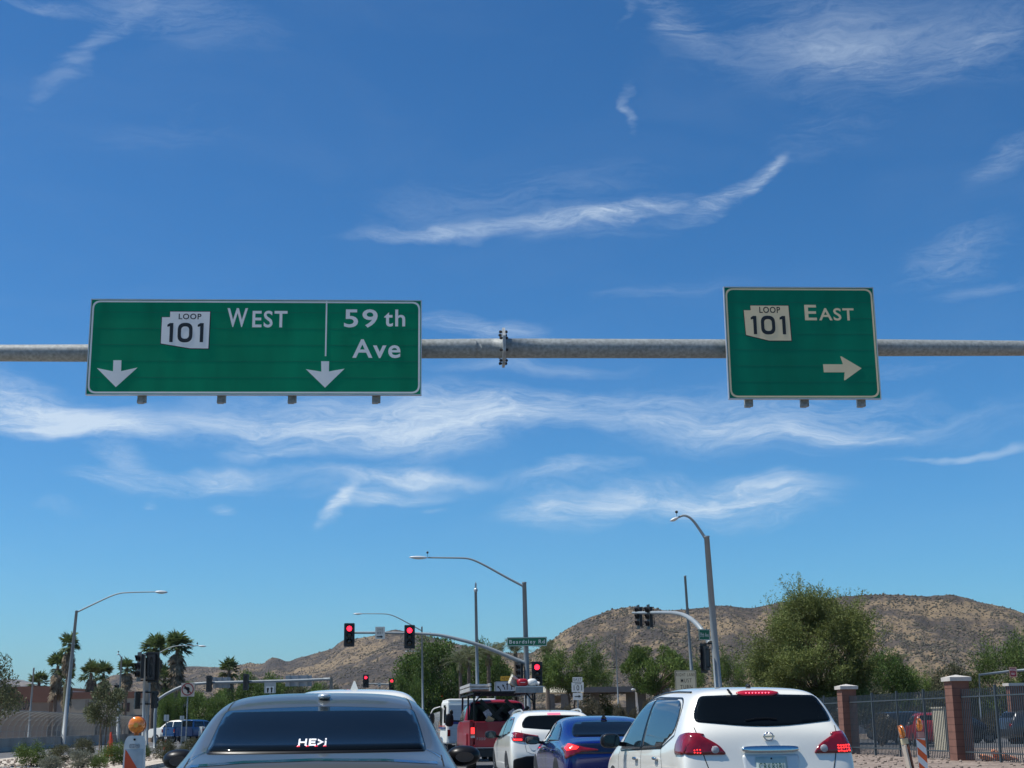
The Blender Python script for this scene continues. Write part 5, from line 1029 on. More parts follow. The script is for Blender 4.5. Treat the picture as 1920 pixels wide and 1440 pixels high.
# camera pole extras
lamp('short white lamp post beside the low dark canopy', 1192, 1292, 120, [(1192, 1294), (1189, 1293)], ((1183, 1293), (1190, 1293), .09), .09, .08, .25, None, .05, m=M_leg)
# ------------------------------------------------------------------ right fence: brick pillars and iron bays
M_brick = mat('red_brown_block', (.18, .085, .060), .9, 0, .16, 3, .15)
M_mort = mat('dark_mortar', (.06, .035, .03), .95)
M_cap = mat('pale_cap_stone', (.50, .47, .42), .8, 0, .1, 3)
M_iron = mat('grey_iron_paint', (.055, .072, .082), .5, .2, .1, 4)
pa, pb = G(1806, 1427), G(1594, 1415); fu = (UV(pa)[0] + UV(pb)[0]) / 2; v0 = UV(pa)[1]; bay = UV(pb)[1] - v0
def pillar(u, v, label, h=2.42, w=.56, group='brick pillars of the iron fence'):
    p = RW(u, v); r = empty('brick_pillar', p, RA, label, 'pillar', group)
    mb = MB(); n = 11; ch = h / n
    for i in range(n): mb.box((0, 0, ch * (i + .5)), (w, w, ch - .012))
    mb.build('shaft', M_brick, r); MB().box((0, 0, h / 2), (w - .012, w - .012, h)).build('mortar', M_mort, r)
    mb = MB(); mb.box((0, 0, h + .06), (w + .14, w + .14, .12)); q = w / 2 + .07
    mb.add([(-q, -q, h + .121), (q, -q, h + .121), (q, q, h + .121), (-q, q, h + .121), (0, 0, h + .20)], [(0, 1, 4), (1, 2, 4), (2, 3, 4), (3, 0, 4)]); mb.build('cap', M_cap, r); return r
labs = {-1: 'brick pillar of the fence outside the right edge', 0: 'nearer brick pillar with pale cap, right of the striped barricades', 1: 'farther brick pillar with pale cap just right of the near white crossover', 2: 'brick pillar hidden behind the near white crossover'}
for k in (0, 1): pillar(fu, v0 + bay * k, labs[k])
bl = {-1: 'iron picket fence bay right of the nearer brick pillar', 0: 'iron picket fence bay between the two brick pillars', 1: 'iron picket fence bay left of the farther brick pillar', 2: 'distant iron picket fence bay behind the white crossover'}
for k in (-1, 0, 1, 2):
    p = RW(fu, v0 + bay * k); r = empty('iron_fence', p, RA, bl[k], 'fence', 'iron fence bays'); s0, s1 = .30, bay - .30; H_ = 2.12
    mb = MB(); n = int((s1 - s0) / .135)
    for i in range(n + 1):
        y = s0 + (s1 - s0) * i / n; mb.box((0, y, H_ / 2 + .05), (.022, .022, H_)); 
    mb.build('pickets', M_iron, r)
    for z in (.28, 1.93): MB().box((0, (s0 + s1) / 2, z), (.045, s1 - s0, .04)).build('rail', M_iron, r)
    for i in (1, 2, 3): MB().box((0, s0 + (s1 - s0) * i / 4, 1.12), (.065, .065, 2.24)).build('post', M_iron, r)
a = GX(1908, 74); r = empty('brick_wall', a, RA, 'dark red brown wall end far behind the fence at the right edge', 'wall'); mb = MB()
for i in range(12): mb.box((0.6, 0, .24 * (i + .5)), (1.9, .5, .228))
mb.build('courses', M_brick, r); MB().box((.6, 0, 1.44), (1.88, .48, 2.88)).build('mortar', M_mort, r); MB().box((.6, 0, 2.94), (2.1, .7, .14)).build('cap', M_cap, r)
# low things behind the fence
r = empty('utility_cabinet', GX(1784, 60), RA, 'pale tan cabinet behind the fence left of the nearer brick pillar', 'cabinet')
MB().box((0, 0, .85), (1.1, 1.2, 1.7)).build('cabinet_body', mat('tan_cabinet', (.50, .46, .34), .6, 0, .06), r); MB().box((0, 0, 1.73), (1.2, 1.3, .06)).build('cabinet_lid', mat('tan_cabinet', (.5, .46, .34)), r)
for x in (-.27, .27): MB().box((x, -.61, .85), (.5, .03, 1.5)).build('cabinet_door', mat('tan_cabinet_door', (.46, .42, .31), .6), r)
# far shops behind the right fence: pale long building seen through the pickets
def building(name, label, x0, x1, py_top, D, wallm, topm, depth=14, parapet=.8, ry=0.0):
    a, b = GX(x0, D), GX(x1, D); h = P((x0 + x1) / 2, py_top, D).z; w = b.x - a.x; r = empty(name, ((a.x + b.x) / 2, D, 0), ry, label, 'building')
    MB().box((0, depth / 2, (h - parapet) / 2), (w, depth, h - parapet)).build('wall', wallm, r)
    MB().box((0, depth / 2, h - parapet / 2), (w + .16, depth + .16, parapet)).build('parapet', topm, r); return r, w, h
M_tan = mat('tan_stucco', (.40, .33, .25), .9, 0, .08, .8); M_brn = mat('red_brown_stucco', (.20, .095, .065), .9, 0, .1, .8); M_dk = mat('dark_opening', (.015, .015, .016), .4); M_orn = mat('orange_brown_stucco', (.33, .225, .155), .9, 0, .08, .8); M_grey = mat('grey_white_stucco', (.42, .40, .37), .9, 0, .06, .8)
r, w, h = building('shop', 'pale low building behind the parked cars beyond the right fence', 1590, 2050, 1303, 140, M_grey, M_tan)
for i in range(16): MB().box((-w / 2 + w * (i + .5) / 16, -.06, 1.9), (w / 26, .1, 2.2)).build('window', M_dk, r)
# left shopping strip
r, w, h = building('shop', 'orange brown shop with dark red top and letters at the far left', -140, 90, 1288, 168, M_orn, M_brn, 20, 1.8)
mb = MB(); f = lambda px, py: (P(px, py, 168).x - r.location.x, P(px, py, 168).z)
A, B_ = f(37, 1331), f(60, 1311); text_on(mb, 'LUX', A[0], A[1], B_[0], B_[1], (0, -.12, 0), (1, 0, 0), (0, 0, 1), .02); mb.build('lettering', M_dk, r)
MB().box((f(66, 0)[0], -.09, 1.6), (1.2, .1, 3)).build('door', M_dk, r)
r, w, h = building('shop', 'pale grey shop section left of the long tan shop', 90.5, 129, 1295, 170, M_grey, mat('pale_cornice', (.55, .50, .42), .8), 18, .3)
f = lambda px, py: (P(px, py, 170).x - r.location.x, P(px, py, 170).z)
for px in (101, 114): q = f(px, 1307); MB().tube([(q[0], -.05, q[1]), (q[0], .02, q[1])], .28, 14).build('round_ornament', mat('grey_ornament', (.2, .19, .18), .8), r)
q = f(95, 1316); MB().box((q[0], -.05, q[1]), (.5, .08, .22)).build('white_light', M_leg, r)
r, w, h = building('shop', 'long tan shop with dark red roof band behind the chain link fence', 129.5, 300, 1297, 169, M_tan, M_brn, 18, .75)
f = lambda px, py: (P(px, py, 169).x - r.location.x, P(px, py, 169).z)
for px in (173, 208): q = f(px, 1304); MB().tube([(q[0], -.05, q[1]), (q[0], .02, q[1])], .25, 4).build('diamond_ornament', mat('brown_ornament', (.12, .06, .04), .8), r)
mb = MB(); A, B_ = f(161, 1325), f(182, 1312); text_on(mb, 'lloo', A[0], A[1], B_[0], B_[1], (0, -.12, 0), (1, 0, 0), (0, 0, 1), .02); mb.build('lettering', mat('brown_lettering', (.10, .06, .045), .6), r)
q = f(236, 1326); MB().box((q[0], -.05, q[1]), (.85, .1, 1.0)).build('poster', mat('dark_poster', (.03, .012, .01), .5, 0, .8, 3), r)
for px in (194, 222, 258, 280): q = f(px, 1330); MB().box((q[0], -.05, 1.5), (1.8, .1, 2.6)).build('shop_window', M_dk, r)
# canopy building centre right
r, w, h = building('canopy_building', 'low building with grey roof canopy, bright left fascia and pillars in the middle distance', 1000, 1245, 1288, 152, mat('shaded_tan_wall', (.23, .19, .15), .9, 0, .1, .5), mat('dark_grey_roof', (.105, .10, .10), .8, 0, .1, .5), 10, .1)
f = lambda px, py: (P(px, py, 152).x - r.location.x, P(px, py, 152).z)
bpy.data.objects.remove([k for k in kids(r) if k.name.startswith('wall')][0])
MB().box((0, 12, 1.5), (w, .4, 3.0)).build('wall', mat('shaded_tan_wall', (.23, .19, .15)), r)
a, b = f(1088, 1300), f(1245, 1288); MB().box(((a[0] + b[0]) / 2, 2, (a[1] + b[1]) / 2), (b[0] - a[0], 10, b[1] - a[1] - .05)).build('roof_band', mat('dark_grey_roof', (.105, .1, .1)), r)
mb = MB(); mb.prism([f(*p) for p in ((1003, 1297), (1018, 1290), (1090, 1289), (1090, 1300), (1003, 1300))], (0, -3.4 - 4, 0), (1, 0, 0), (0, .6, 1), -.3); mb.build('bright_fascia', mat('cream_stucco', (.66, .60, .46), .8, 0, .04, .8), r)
a, b = f(1036, 1302), f(1074, 1316); MB().box(((a[0] + b[0]) / 2, 6, (a[1] + b[1]) / 2), (b[0] - a[0], .2, a[1] - b[1])).build('lit_wall_panel', mat('lit_cream_stone', (.42, .33, .26), .8, 0, .5, 2), r)  # lit part of the wall, its light put into the paler colour
for px in (1009, 1034, 1083, 1143, 1161, 1201): q = f(px, 0)[0]; MB().box((q, .4, f(0, 1302)[1] / 2), (.9, .9, f(0, 1301)[1])).build('pillar', mat('grey_pillar', (.13, .125, .12), .8), r)
for px in (1017, 1022): MB().box((f(px, 0)[0], 11.7, 2.4), (.5, .1, .6)).build('window', M_dk, r)
# ------------------------------------------------------------------ left: barrier, curved chain link fence, bridge rail
bu = -20.6
wtp = UV(G(0, 1404)); 
r = empty('concrete_barrier', RW(bu, 95), RA, 'long grey concrete barrier along the left road below the chain link fence', 'barrier')
mb = MB(); prof = [(.22, 0), (.22, .08), (.12, .30), (.09, .82), (-.09, .82), (-.12, .3), (-.22, .08), (-.22, 0)]
for i in range(22):
    y0, y1 = -36 + i * 5.0, -36 + i * 5.0 + 4.97; n = len(prof); mb.add([(x, y0, z) for x, z in prof] + [(x, y1, z) for x, z in prof], [tuple(range(n)), tuple(range(n, 2 * n))[::-1]] + [(k, k + n, (k + 1) % n + n, (k + 1) % n) for k in range(n)])
mb.build('barrier_segments', mat('barrier_concrete', (.30, .26, .215), .9, 0, .35, .35, .1, col2=(.42, .37, .31)), r)
M_mesh = bpy.data.materials.new('chain_link_mesh'); M_mesh.use_nodes = True; t = M_mesh.node_tree; b = t.nodes['Principled BSDF']; b.inputs['Base Color'].default_value = (.24, .26, .26, 1); b.inputs['Metallic'].default_value = .4; b.inputs['Roughness'].default_value = .5
tp = t.nodes.new('ShaderNodeBsdfTransparent'); ms = t.nodes.new('ShaderNodeMixShader'); ms.inputs[0].default_value = .5
t.links.new(tp.outputs[0], ms.inputs[1]); t.links.new(b.outputs[0], ms.inputs[2]); t.links.new(ms.outputs[0], t.nodes['Material Output'].inputs[0])
r = empty('chain_link_fence', RW(bu - 2.2, 95), RA, 'chain link fence with curved ribs arching over the walkway on the left', 'fence')
prof = [(0, 0), (0, .6), (0, 1.2), (.06, 1.55), (.28, 1.9), (.62, 2.18), (1.05, 2.38), (1.5, 2.5)]
yy = [-30 + 1.85 * i for i in range(48)]
mb = MB(); n = len(prof)
for y in yy: mb.v += [(x + .03, y, z) for x, z in prof]
mb.f = [(i * n + k, (i + 1) * n + k, (i + 1) * n + k + 1, i * n + k + 1) for i in range(len(yy) - 1) for k in range(n - 1)]; mb.build('mesh', M_mesh, r)
for y in yy: MB().tube([(x, y, z) for x, z in prof], .035, 6).build('rib', M_galvd, r)
for x, z in ((0.01, .12), (0.01, 1.2), (.46, 2.06), (1.5, 2.5)): MB().tube([(x, yy[0], z), (x, yy[-1], z)], .022, 6).build('rail', M_galvd, r)
r = empty('chain_link_fence', GX(818, 118), RA, 'distant chain link bridge fence beside the mail van', 'fence')
mb = MB(); yy = [-2 + 2.2 * i for i in range(22)]
for y in yy: mb.v += [(x + .03, y, z) for x, z in prof]
mb.f = [(i * n + k, (i + 1) * n + k, (i + 1) * n + k + 1, i * n + k + 1) for i in range(len(yy) - 1) for k in range(n - 1)]; mb.build('mesh', M_mesh, r)
for y in yy: MB().tube([(x, y, z) for x, z in prof], .035, 6).build('rib', M_galvd, r)
mb = MB().box((.6, 22, .42), (.25, 48, .84)); mb.build('concrete_foot', mat('pale_concrete', (.42, .38, .33), .9, 0, .1), r)
# ------------------------------------------------------------------ work zone furniture
M_or = mat('orange_reflective', (.66, .10, .015), .5, 0, .06, 10); M_amb = mat('amber_lens', (.75, .20, .004), .12, 0, .3, 30, coat=.8, spec=.8); M_ww = mat('white_reflective', (.66, .67, .66), .5, 0, .04)
def striped(name, par, w, h, z0, y, sw=.16, up=1, m0=M_ww):
    MB().box((0, y + .012, z0 + h / 2), (w, .02, h)).build('panel', m0, par)
    mb = MB(); z = z0 - w
    while z < z0 + h:
        q = [(-w / 2, z + (w if up < 0 else 0)), (w / 2, z + (0 if up < 0 else w)), (w / 2, z + (0 if up < 0 else w) + sw), (-w / 2, z + (w if up < 0 else 0) + sw)]
        q = [(a, min(max(b, z0), z0 + h)) for a, b in q]; mb.prism(q, (0, y, 0), (1, 0, 0), (0, 0, 1), .002); z += sw * 2
    mb.build('stripes', M_or, par)
D = 17.6; p = P(252, 1400, D); r = empty('barricade', (p.x, D, .06), rad(4), 'white barricade with orange diagonal panel and round amber lamp on the left median', 'barricade')
sc_ = D / 2738
MB().prism(rpoly([(-.145, .20), (.145, .20), (.125, 1.06), (.10, 1.13), (-.085, 1.13), (-.12, 1.06)], [.01, .01, .04, .05, .05, .04], 3), (0, 0, 0), (1, 0, 0), (0, 0, 1), -.05).build('frame', mat('white_frame_plastic', (.62, .64, .62), .5, 0, .05), r)
MB().prism([(-.120, .22), (.105, .22), (.105, .975), (-.103, .975)], (0, -.003, 0), (1, 0, 0), (0, 0, 1), .004).build('panel', mat('silver_reflective', (.40, .45, .48), .4, .1, .15, 8), r)
MB().prism([(-.118, .22), (.105, .22), (.105, .66), (-.085, .95), (-.103, .97)], (0, -.008, 0), (1, 0, 0), (0, 0, 1), .003).build('stripe', mat('brick_orange_reflective', (.60, .075, .018), .5), r)
MB().prism(rpoly([(-.06, .985), (.065, .985), (.065, 1.035), (-.06, 1.035)], .02), (0, -.004, 0), (1, 0, 0), (0, 0, 1), .004).build('label_plate', mat('grey_label', (.3, .31, .31), .5, 0, .5, 60), r); MB().tube([(0, -.012, 1.085), (0, .01, 1.085)], .014, 10).build('bolt', M_trim, r)
for x in (-.11, .11): MB().bar((x, -.25, .02), (x, .25, .02), .05, .04).build('foot', M_trim, r); MB().bar((x, .03, .02), (x, .03, .35), .03, .03).build('leg', M_trim, r)
l = MB().sphere((.012, .01, 1.255), (.10, .05, .10), 24, 12).build('amber_lamp', M_amb, r, False, True)
MB().tube([(.012, .05, 1.255), (.012, .075, 1.255)], .105, 24).build('lamp_ring', mat('amber_dark', (.4, .11, .01), .4), l); MB().tube([(.012, .03, 1.10), (.012, .03, 1.16)], .03, 10).build('lamp_stem', mat('amber_dark', (.4, .11, .01)), l)
MB().tube([(.012, -.042, 1.255), (.012, -.035, 1.255)], .03, 16).build('lens_core', mat('amber_core', (.7, .35, .05), .2), l)
for (px, pt, D, tl, lab, wd, stripe) in ((1691, 1356, 26.5, rad(-9), 'leaning barricade post seen edge on with amber lamp, left of two by the fence', .06, False), (1723, 1344, 26, rad(-1.5), 'upright orange and white striped barricade with amber lamp by the fence', .155, True)):
    top = P(px, pt, D); r = empty('barricade', (top.x + 1.0 * 0 - math.tan(tl) * 1.0, D, 0), 0, lab, 'barricade'); h0 = top.z - .37
    r.rotation_euler = (0, tl, 0)
    if stripe: striped('p', r, wd, h0 - .15, .15, 0, .13, -1)
    else:
        MB().box((-.02, 0, .15 + (h0 - .15) / 2), (.03, .25, h0 - .15)).build('panel', mat('cream_plastic2', (.55, .46, .36), .6), r); MB().box((.035, .02, .15 + (h0 - .15) / 2), (.03, .22, h0 - .15)).build('panel', mat('dark_orange_edge', (.25, .09, .05), .6), r)
    MB().box((0, .05, .05), (.5, .35, .1)).build('base', M_trim, r)
    MB().box((.01, .02, h0 + .06), (.11, .12, .10)).build('battery_case', mat('pale_red_case', (.45, .22, .18), .6) if stripe else mat('cream_case', (.6, .5, .3), .6), r)
    l = MB().sphere((0, 0, h0 + .235), (.055, .10, .12), 16, 10).build('amber_lamp', M_amb, r, False, True); MB().box((-.03, 0, h0 + .235), (.012, .2, .22)).build('lamp_ring', mat('amber_dark', (.4, .11, .01)), l)
def cone(px, D, z, h, lab, wide=1.0, wb=False):
    p = GX(px, D, z); r = empty('traffic_cone', p, 0, lab, 'traffic cone'); m = mat('cone_red_orange', (.55, .045, .015), .6, 0, .1)
    MB().box((0, 0, .02), (.36 * wide, .36 * wide, .04)).build('base', m if not wb else M_trim, r); MB().tube([(0, 0, .04), (0, 0, h)], [.15 * wide, .03], 16).build('cone_body', m, r)
    MB().tube([(0, 0, h * .52), (0, 0, h * .72)], [.15 * wide - .118 * wide * .50 + .006, .15 * wide - .118 * wide * .70 + .008], 16).build('collar', M_ww if wb else mat('cone_collar_red', (.6, .06, .02), .6), r)
cone(209, 62, .13, 1.02, 'tall red orange cone standing on the left median by the staked tree', 1.2); cone(312.5, 88, 0, .62, 'small orange and white cone on the left road', 1, True)
p = G(1872, 1428); r = empty('sandbag_pile', (p.x, p.y, .02), RA, 'orange sandbags lying at the foot of the fence on the right', 'sandbags')
rr_ = random.Random(4)
for k, (x, y, z, a) in enumerate(((-.34, 0, .08, .3), (.02, .05, .09, -.5), (.36, .0, .07, .2), (.0, .02, .17, .6))):
    o = blob('sandbag', (x, y, z), (.30, .16, .09), mat('faded_orange_cloth', (.62, .25, .13), .8, 0, .2, 12, .3), r, Matrix.Rotation(a, 3, 'Y') @ Matrix.Rotation(a, 3, 'Z'), 2.4)
# small boulders / litter strip
rr_ = random.Random(9); mb = MB()
for k in range(900):
    u, v = rr_.uniform(11.3, 21.5), rr_.uniform(28, 66); s = rr_.uniform(.02, .06); p = RW(u, v, .02 + s * .4); mb.sphere(p, (s, s * .8, s * .6), 5, 3)
for k in range(1500):
    u, v = rr_.uniform(-13.4, -7.3), rr_.uniform(32, 66); s = rr_.uniform(.02, .06); p = RW(u, v, .13 + s * .4); mb.sphere(p, (s, s * .8, s * .6), 5, 3)
tag(mb.build('loose_stones', mat('loose_stones', (.27, .215, .17), .9, 0, .3, .8, isl=.4)), kind='stuff', label='loose stones scattered over the gravel strips', cat='stones')
# ------------------------------------------------------------------ vegetation
M_bark = mat('grey_brown_bark', (.10, .075, .055), .95, 0, .3, 6, .3); M_pbark = mat('palm_trunk_bark', (.16, .12, .09), .95, 0, .3, 5, .3, stretch=(1, 1, 6)); M_dead = mat('dead_palm_fronds', (.21, .165, .11), .95, 0, .3, 2, isl=.4)
def leafm(n, c, c2=None): return mat(n, c, .65, 0, .35, .35, isl=.35, col2=c2, trans=.25, spec=.3)
L_dark = leafm('dark_green_leaves', (.045, .082, .016), (.11, .18, .034)); L_mid = leafm('mid_green_leaves', (.068, .11, .022), (.155, .225, .05)); L_bright = leafm('bright_green_leaves', (.065, .11, .02), (.15, .225, .05))
L_olive = leafm('olive_grey_leaves', (.08, .095, .045), (.17, .19, .10)); L_pv = leafm('paloverde_leaves', (.095, .118, .024), (.23, .27, .08)); L_sage = leafm('sage_grey_leaves', (.17, .18, .13), (.30, .31, .24)); L_palm = leafm('palm_green', (.065, .095, .03), (.15, .21, .075)); L_dusty = leafm('dusty_leaves', (.075, .08, .04), (.14, .145, .075)); L_brush = leafm('brown_green_brush', (.09, .075, .045), (.16, .14, .08))
def leaves(pos, dirs, ln, wd, rs):
    n = len(pos); d = dirs / (np.linalg.norm(dirs, axis=1, keepdims=True) + 1e-9); r = rs.normal(size=(n, 3)); s = np.cross(d, r); s /= (np.linalg.norm(s, axis=1, keepdims=True) + 1e-9)
    L = (ln * rs.uniform(.6, 1.35, (n, 1))); Wd = (wd * rs.uniform(.7, 1.3, (n, 1)))
    v = np.stack([pos, pos + d * L * .5 + s * Wd * .5, pos + d * L, pos + d * L * .5 - s * Wd * .5], 1).reshape(-1, 3); return v
def leafobj(name, v, m, parent, q=4):
    me = bpy.data.meshes.new(name); n = len(v); me.vertices.add(n); me.vertices.foreach_set('co', v.astype('f4').ravel()); me.loops.add(n); me.loops.foreach_set('vertex_index', np.arange(n, dtype='i4')); me.polygons.add(n // q)
    me.polygons.foreach_set('loop_start', np.arange(0, n, q, dtype='i4')); me.update(calc_edges=True); me.validate(); return link(name, me, m, parent)
def tree(seed, H, R, base, m, nclump=46, nleaf=9000, ll=.30, lw=.12, flat_=.8, trunk=.16, droop=0.0, feather=.0, stems=1, cr=.30, open_=.0, squash=None, tname='tree', spike=0.0):
    rs = np.random.RandomState(seed); r = empty(tname, (0, 0, 0)); cz = (H + base) / 2; rz = (H - base) / 2
    cl = []
    while len(cl) < nclump:
        p = rs.normal(size=3); p /= np.linalg.norm(p); p *= rs.uniform(.45, 1.0) ** .6
        if p[2] < -.75: continue
        x, y, z = p[0] * R, p[1] * R, cz + p[2] * rz * (1 if p[2] > 0 else .9)
        if squash: k = squash((z - base) / (H - base)); x *= k; y *= k
        cl.append((x, y, z))
    cl = np.array(cl); crs = rs.uniform(.7, 1.3, nclump) * cr * min(R, rz * 1.3)
    # trunk and limbs
    mb = MB(); th = base + (H - base) * .22
    for s_ in range(stems):
        a = 2 * math.pi * s_ / stems; lean = (0 if stems == 1 else .18 * R)
        tp = Vector((math.cos(a) * lean + rs.uniform(-.1, .1), math.sin(a) * lean, th)); mid = tp * .5 + Vector((rs.uniform(-.12, .12) * R * .3, rs.uniform(-.1, .1), 0)); mid.z = th * .5
        mb.tube(smoothpath([Vector((math.cos(a) * .08, math.sin(a) * .08, -.05)), mid, tp], 2), [trunk, trunk * .6], 8)
    k = max(6, nclump // 3)
    for i in range(k):
        c = Vector(cl[i]); st_ = Vector((0, 0, th * rs.uniform(.75, 1.0))); m_ = st_.lerp(c, .5) + Vector((rs.uniform(-.2, .2), rs.uniform(-.2, .2), rs.uniform(0, .3))) * R * .3; mb.tube(smoothpath([st_, m_, c], 1), [trunk * .45, trunk * .08], 5, False)
    mb.build('trunk', M_bark, r)
    per = rs.choice(nclump, nleaf, p=crs ** 2 / (crs ** 2).sum()); dn = rs.normal(size=(nleaf, 3)); dn /= np.linalg.norm(dn, axis=1, keepdims=True)
    rad_ = rs.uniform(0, 1, (nleaf, 1)) ** .42; pos = cl[per] + dn * rad_ * crs[per][:, None] * np.array([1.1, 1.1, flat_])
    if spike: # feathery twigs sticking out
        k = rs.uniform(0, 1, nleaf) < spike; tw = rs.randint(0, nclump * 14, nleaf); tr = np.random.RandomState(seed + 1).normal(size=(nclump * 14, 3)); tr[:, 2] = np.abs(tr[:, 2]) * .9 + .1; tr /= np.linalg.norm(tr, axis=1, keepdims=True)
        tc = tw // 14; out_ = cl[tc] - np.array([0, 0, cz - rz * .3]); out_ /= np.linalg.norm(out_, axis=1, keepdims=True); dd = tr[tw] * .75 + out_ * .8; t = rs.uniform(.3, 1.4, (nleaf, 1)); p2 = cl[tc] + dd * t * crs[tc][:, None] + rs.normal(size=(nleaf, 3)) * .07 * (1.9 - t); pos[k] = p2[k]; dn[k] = dd[k]
    dirs = dn * (1 - feather) + rs.normal(size=(nleaf, 3)) * .6 + np.array([0, 0, -droop + .1])
    leafobj('crown', leaves(pos, dirs, ll, lw, rs), m, r); return r
def put(o, px, D, rz, label, sc=1.0, z=0.0, cat='tree', group=None, first=False, dx=0.0):
    c = o if first else copy_tree(o); p = GX(px, D, z); c.location = (p.x + dx, D, z); c.rotation_euler = (0, 0, rz); c.scale = (sc, sc, sc) if isinstance(sc, (int, float)) else sc
    for k in ('group',):
        if k in c: del c[k]
    tag(c, label, cat, group); return c
def hgt(py, D, px=960): return P(px, py, D).z
SRC = {}
def putw(src, x0, x1, yt, D, lab, rz=0.0, group=None, cat='tree', z=0.0):   # scaled to the width and height it has there
    R, H = SRC[src][1:]; first = not SRC[src][0].get('label'); o = SRC[src][0]
    w = ((x1 - x0) / 2 * D / 2738) / R; h = (P((x0 + x1) / 2, yt, D).z - z) / H
    return put(o, (x0 + x1) / 2, D, rz, lab, (w, w, h), z, cat, group, first)
def reg(k, o, R, H): SRC[k] = (o, R, H); o['label'] = ''
reg('big', tree(11, 9.0, 3.4, 1.3, L_pv, 120, 130000, .17, .046, .85, .20, .1, .5, 3, .235, squash=lambda t: 1.0 if t > .45 else min(1.5, (1 / math.sqrt(max(.2, 1 - (2 * t - 1) ** 2))) ** .8), spike=.30), 4.25, 9.5)
reg('round', tree(21, 9.5, 4.8, 1.2, L_dark, 62, 26000, .34, .12, .85, .2, 0, .3, 1, .27), 5.3, 9.9)
reg('airy', tree(31, 7.6, 3.4, 3.6, L_mid, 48, 24000, .22, .06, .8, .13, .25, .4, 2, .26, spike=.35), 3.9, 7.9)
reg('low', tree(32, 6.0, 3.6, .8, L_mid, 44, 16000, .24, .07, .8, .15, .2, .4, 2, .27, spike=.25), 4.0, 6.3)
reg('umb', tree(41, 7.0, 3.9, 3.2, L_mid, 52, 20000, .24, .085, .6, .17, 0, .3, 1, .27), 4.3, 7.3)
reg('dusty', tree(51, 5.2, 3.2, .6, L_dusty, 36, 12000, .24, .09, .8, .14, 0, .2, 2, .3), 3.6, 5.5)
reg('bright', tree(61, 6.5, 4.2, .5, L_bright, 44, 18000, .30, .11, .8, .18, 0, .25, 2, .28), 4.7, 6.9)
reg('brush', tree(71, 1.9, 1.5, .15, L_brush, 22, 5000, .16, .05, .8, .05, 0, .2, 3, .34, tname='shrub'), 1.75, 2.1)
putw('big', 1408, 1672, 1108, 80, 'large feathery green desert tree, tallest on the right')
GA = 'dark green trees behind the traffic lights'
putw('round', 738, 885, 1198, 142, 'left part of the dark green trees, round crown under the mast arm', 0, GA)
putw('round', 845, 945, 1204, 150, 'middle one of the dark green trees behind the camera pole', 2, GA)
putw('round', 890, 968, 1224, 146, 'rightmost of the dark green trees behind the lane use sign', 4, GA)
putw('bright', 736, 800, 1252, 136, 'low bright green tree at the left foot of the dark round trees', 3)
putw('airy', 1005, 1142, 1205, 112, 'light green airy tree right of the Beardsley Rd pole')
putw('low', 1092, 1160, 1240, 158, 'lower green tree between the airy tree and the thin bare pole', 1.6)
putw('umb', 1163, 1305, 1205, 104, 'spreading green tree with dark forked trunk over the canopy building', .5)
putw('low', 1336, 1410, 1226, 112, 'round green tree right of the thick signal pole', 1.0)
putw('low', 1268, 1342, 1242, 130, 'small green tree behind the thick signal pole', 3)
putw('low', 1392, 1485, 1222, 96, 'pale olive bushy tree left of the big feathery tree', 2.2)
putw('round', 1608, 1722, 1222, 105, 'dark green tree right of the big feathery tree', 2.5)
putw('low', 1685, 1772, 1258, 112, 'green bushy tree left of the grey olive tree', .7)
putw('dusty', 1742, 1850, 1242, 108, 'dusty grey green tree in front of the hill above the fence', .5)
putw('dusty', 1585, 1690, 1284, 96, 'dusty tree low behind the fence beside the far pillar', 2.5)
putw('low', 1825, 1965, 1202, 106, 'green tree at the right edge behind the mast arm', 4)
putw('low', 1900, 2030, 1196, 112, 'second green tree cut by the right edge', 5)
putw('dusty', 1795, 1870, 1268, 120, 'low dusty tree right of the grey olive tree', 1.3)
GB = 'green trees behind the left road'
for x0, x1, yt, D, lb in ((298, 372, 1266, 150, 'bright green tree below the two tallest palms'), (345, 432, 1286, 132, 'green tree directly behind the no left turn sign'), (290, 345, 1288, 128, 'green tree left of the no left turn sign behind the signal pole'), (395, 468, 1272, 142, 'green tree below the small single palm'), (435, 528, 1243, 158, 'tall green tree under the middle of the grey mast arm'), (488, 568, 1256, 164, 'green tree behind the lane arrow sign'), (540, 622, 1268, 168, 'green tree near the right end of the grey mast arm')):
    putw('bright', x0, x1, yt, D, lb, x0 * .7, GB)
putw('dusty', 596, 655, 1284, 170, 'brownish low tree past the right end of the grey mast arm', 2); putw('dusty', 520, 600, 1284, 150, 'low dusty tree just over the silver sedan roof', 1)
for x0, x1, yt, lb in ((92, 130, 1283, 'small green treetop behind the tallest left palm'), (126, 152, 1281, 'green treetop over the pale shop section'), (140, 170, 1279, 'green treetop between the tall palm and the palm pair'), (192, 226, 1281, 'green treetop over the tan shop left of the lamp post')):
    putw('bright', x0, x1, yt, 192, lb, x0, 'treetops behind the shops')
for x0, x1, yt, D, lb in ((1088, 1150, 1304, 96, 'brownish brush below the 101 route marker'), (1135, 1178, 1314, 92, 'brownish brush behind the blue sedan roof'), (1168, 1202, 1324, 88, 'dry brown brush beside the white lamp post'), (1075, 1105, 1316, 100, 'brush between the airy tree trunk and the route marker'), (1200, 1232, 1304, 110, 'green brown brush in front of the canopy pillars'), (1042, 1075, 1318, 104, 'brush left of the airy tree trunk')):
    putw('brush', x0, x1, yt, D, lb, x0, 'brush before the canopy building', 'shrub')
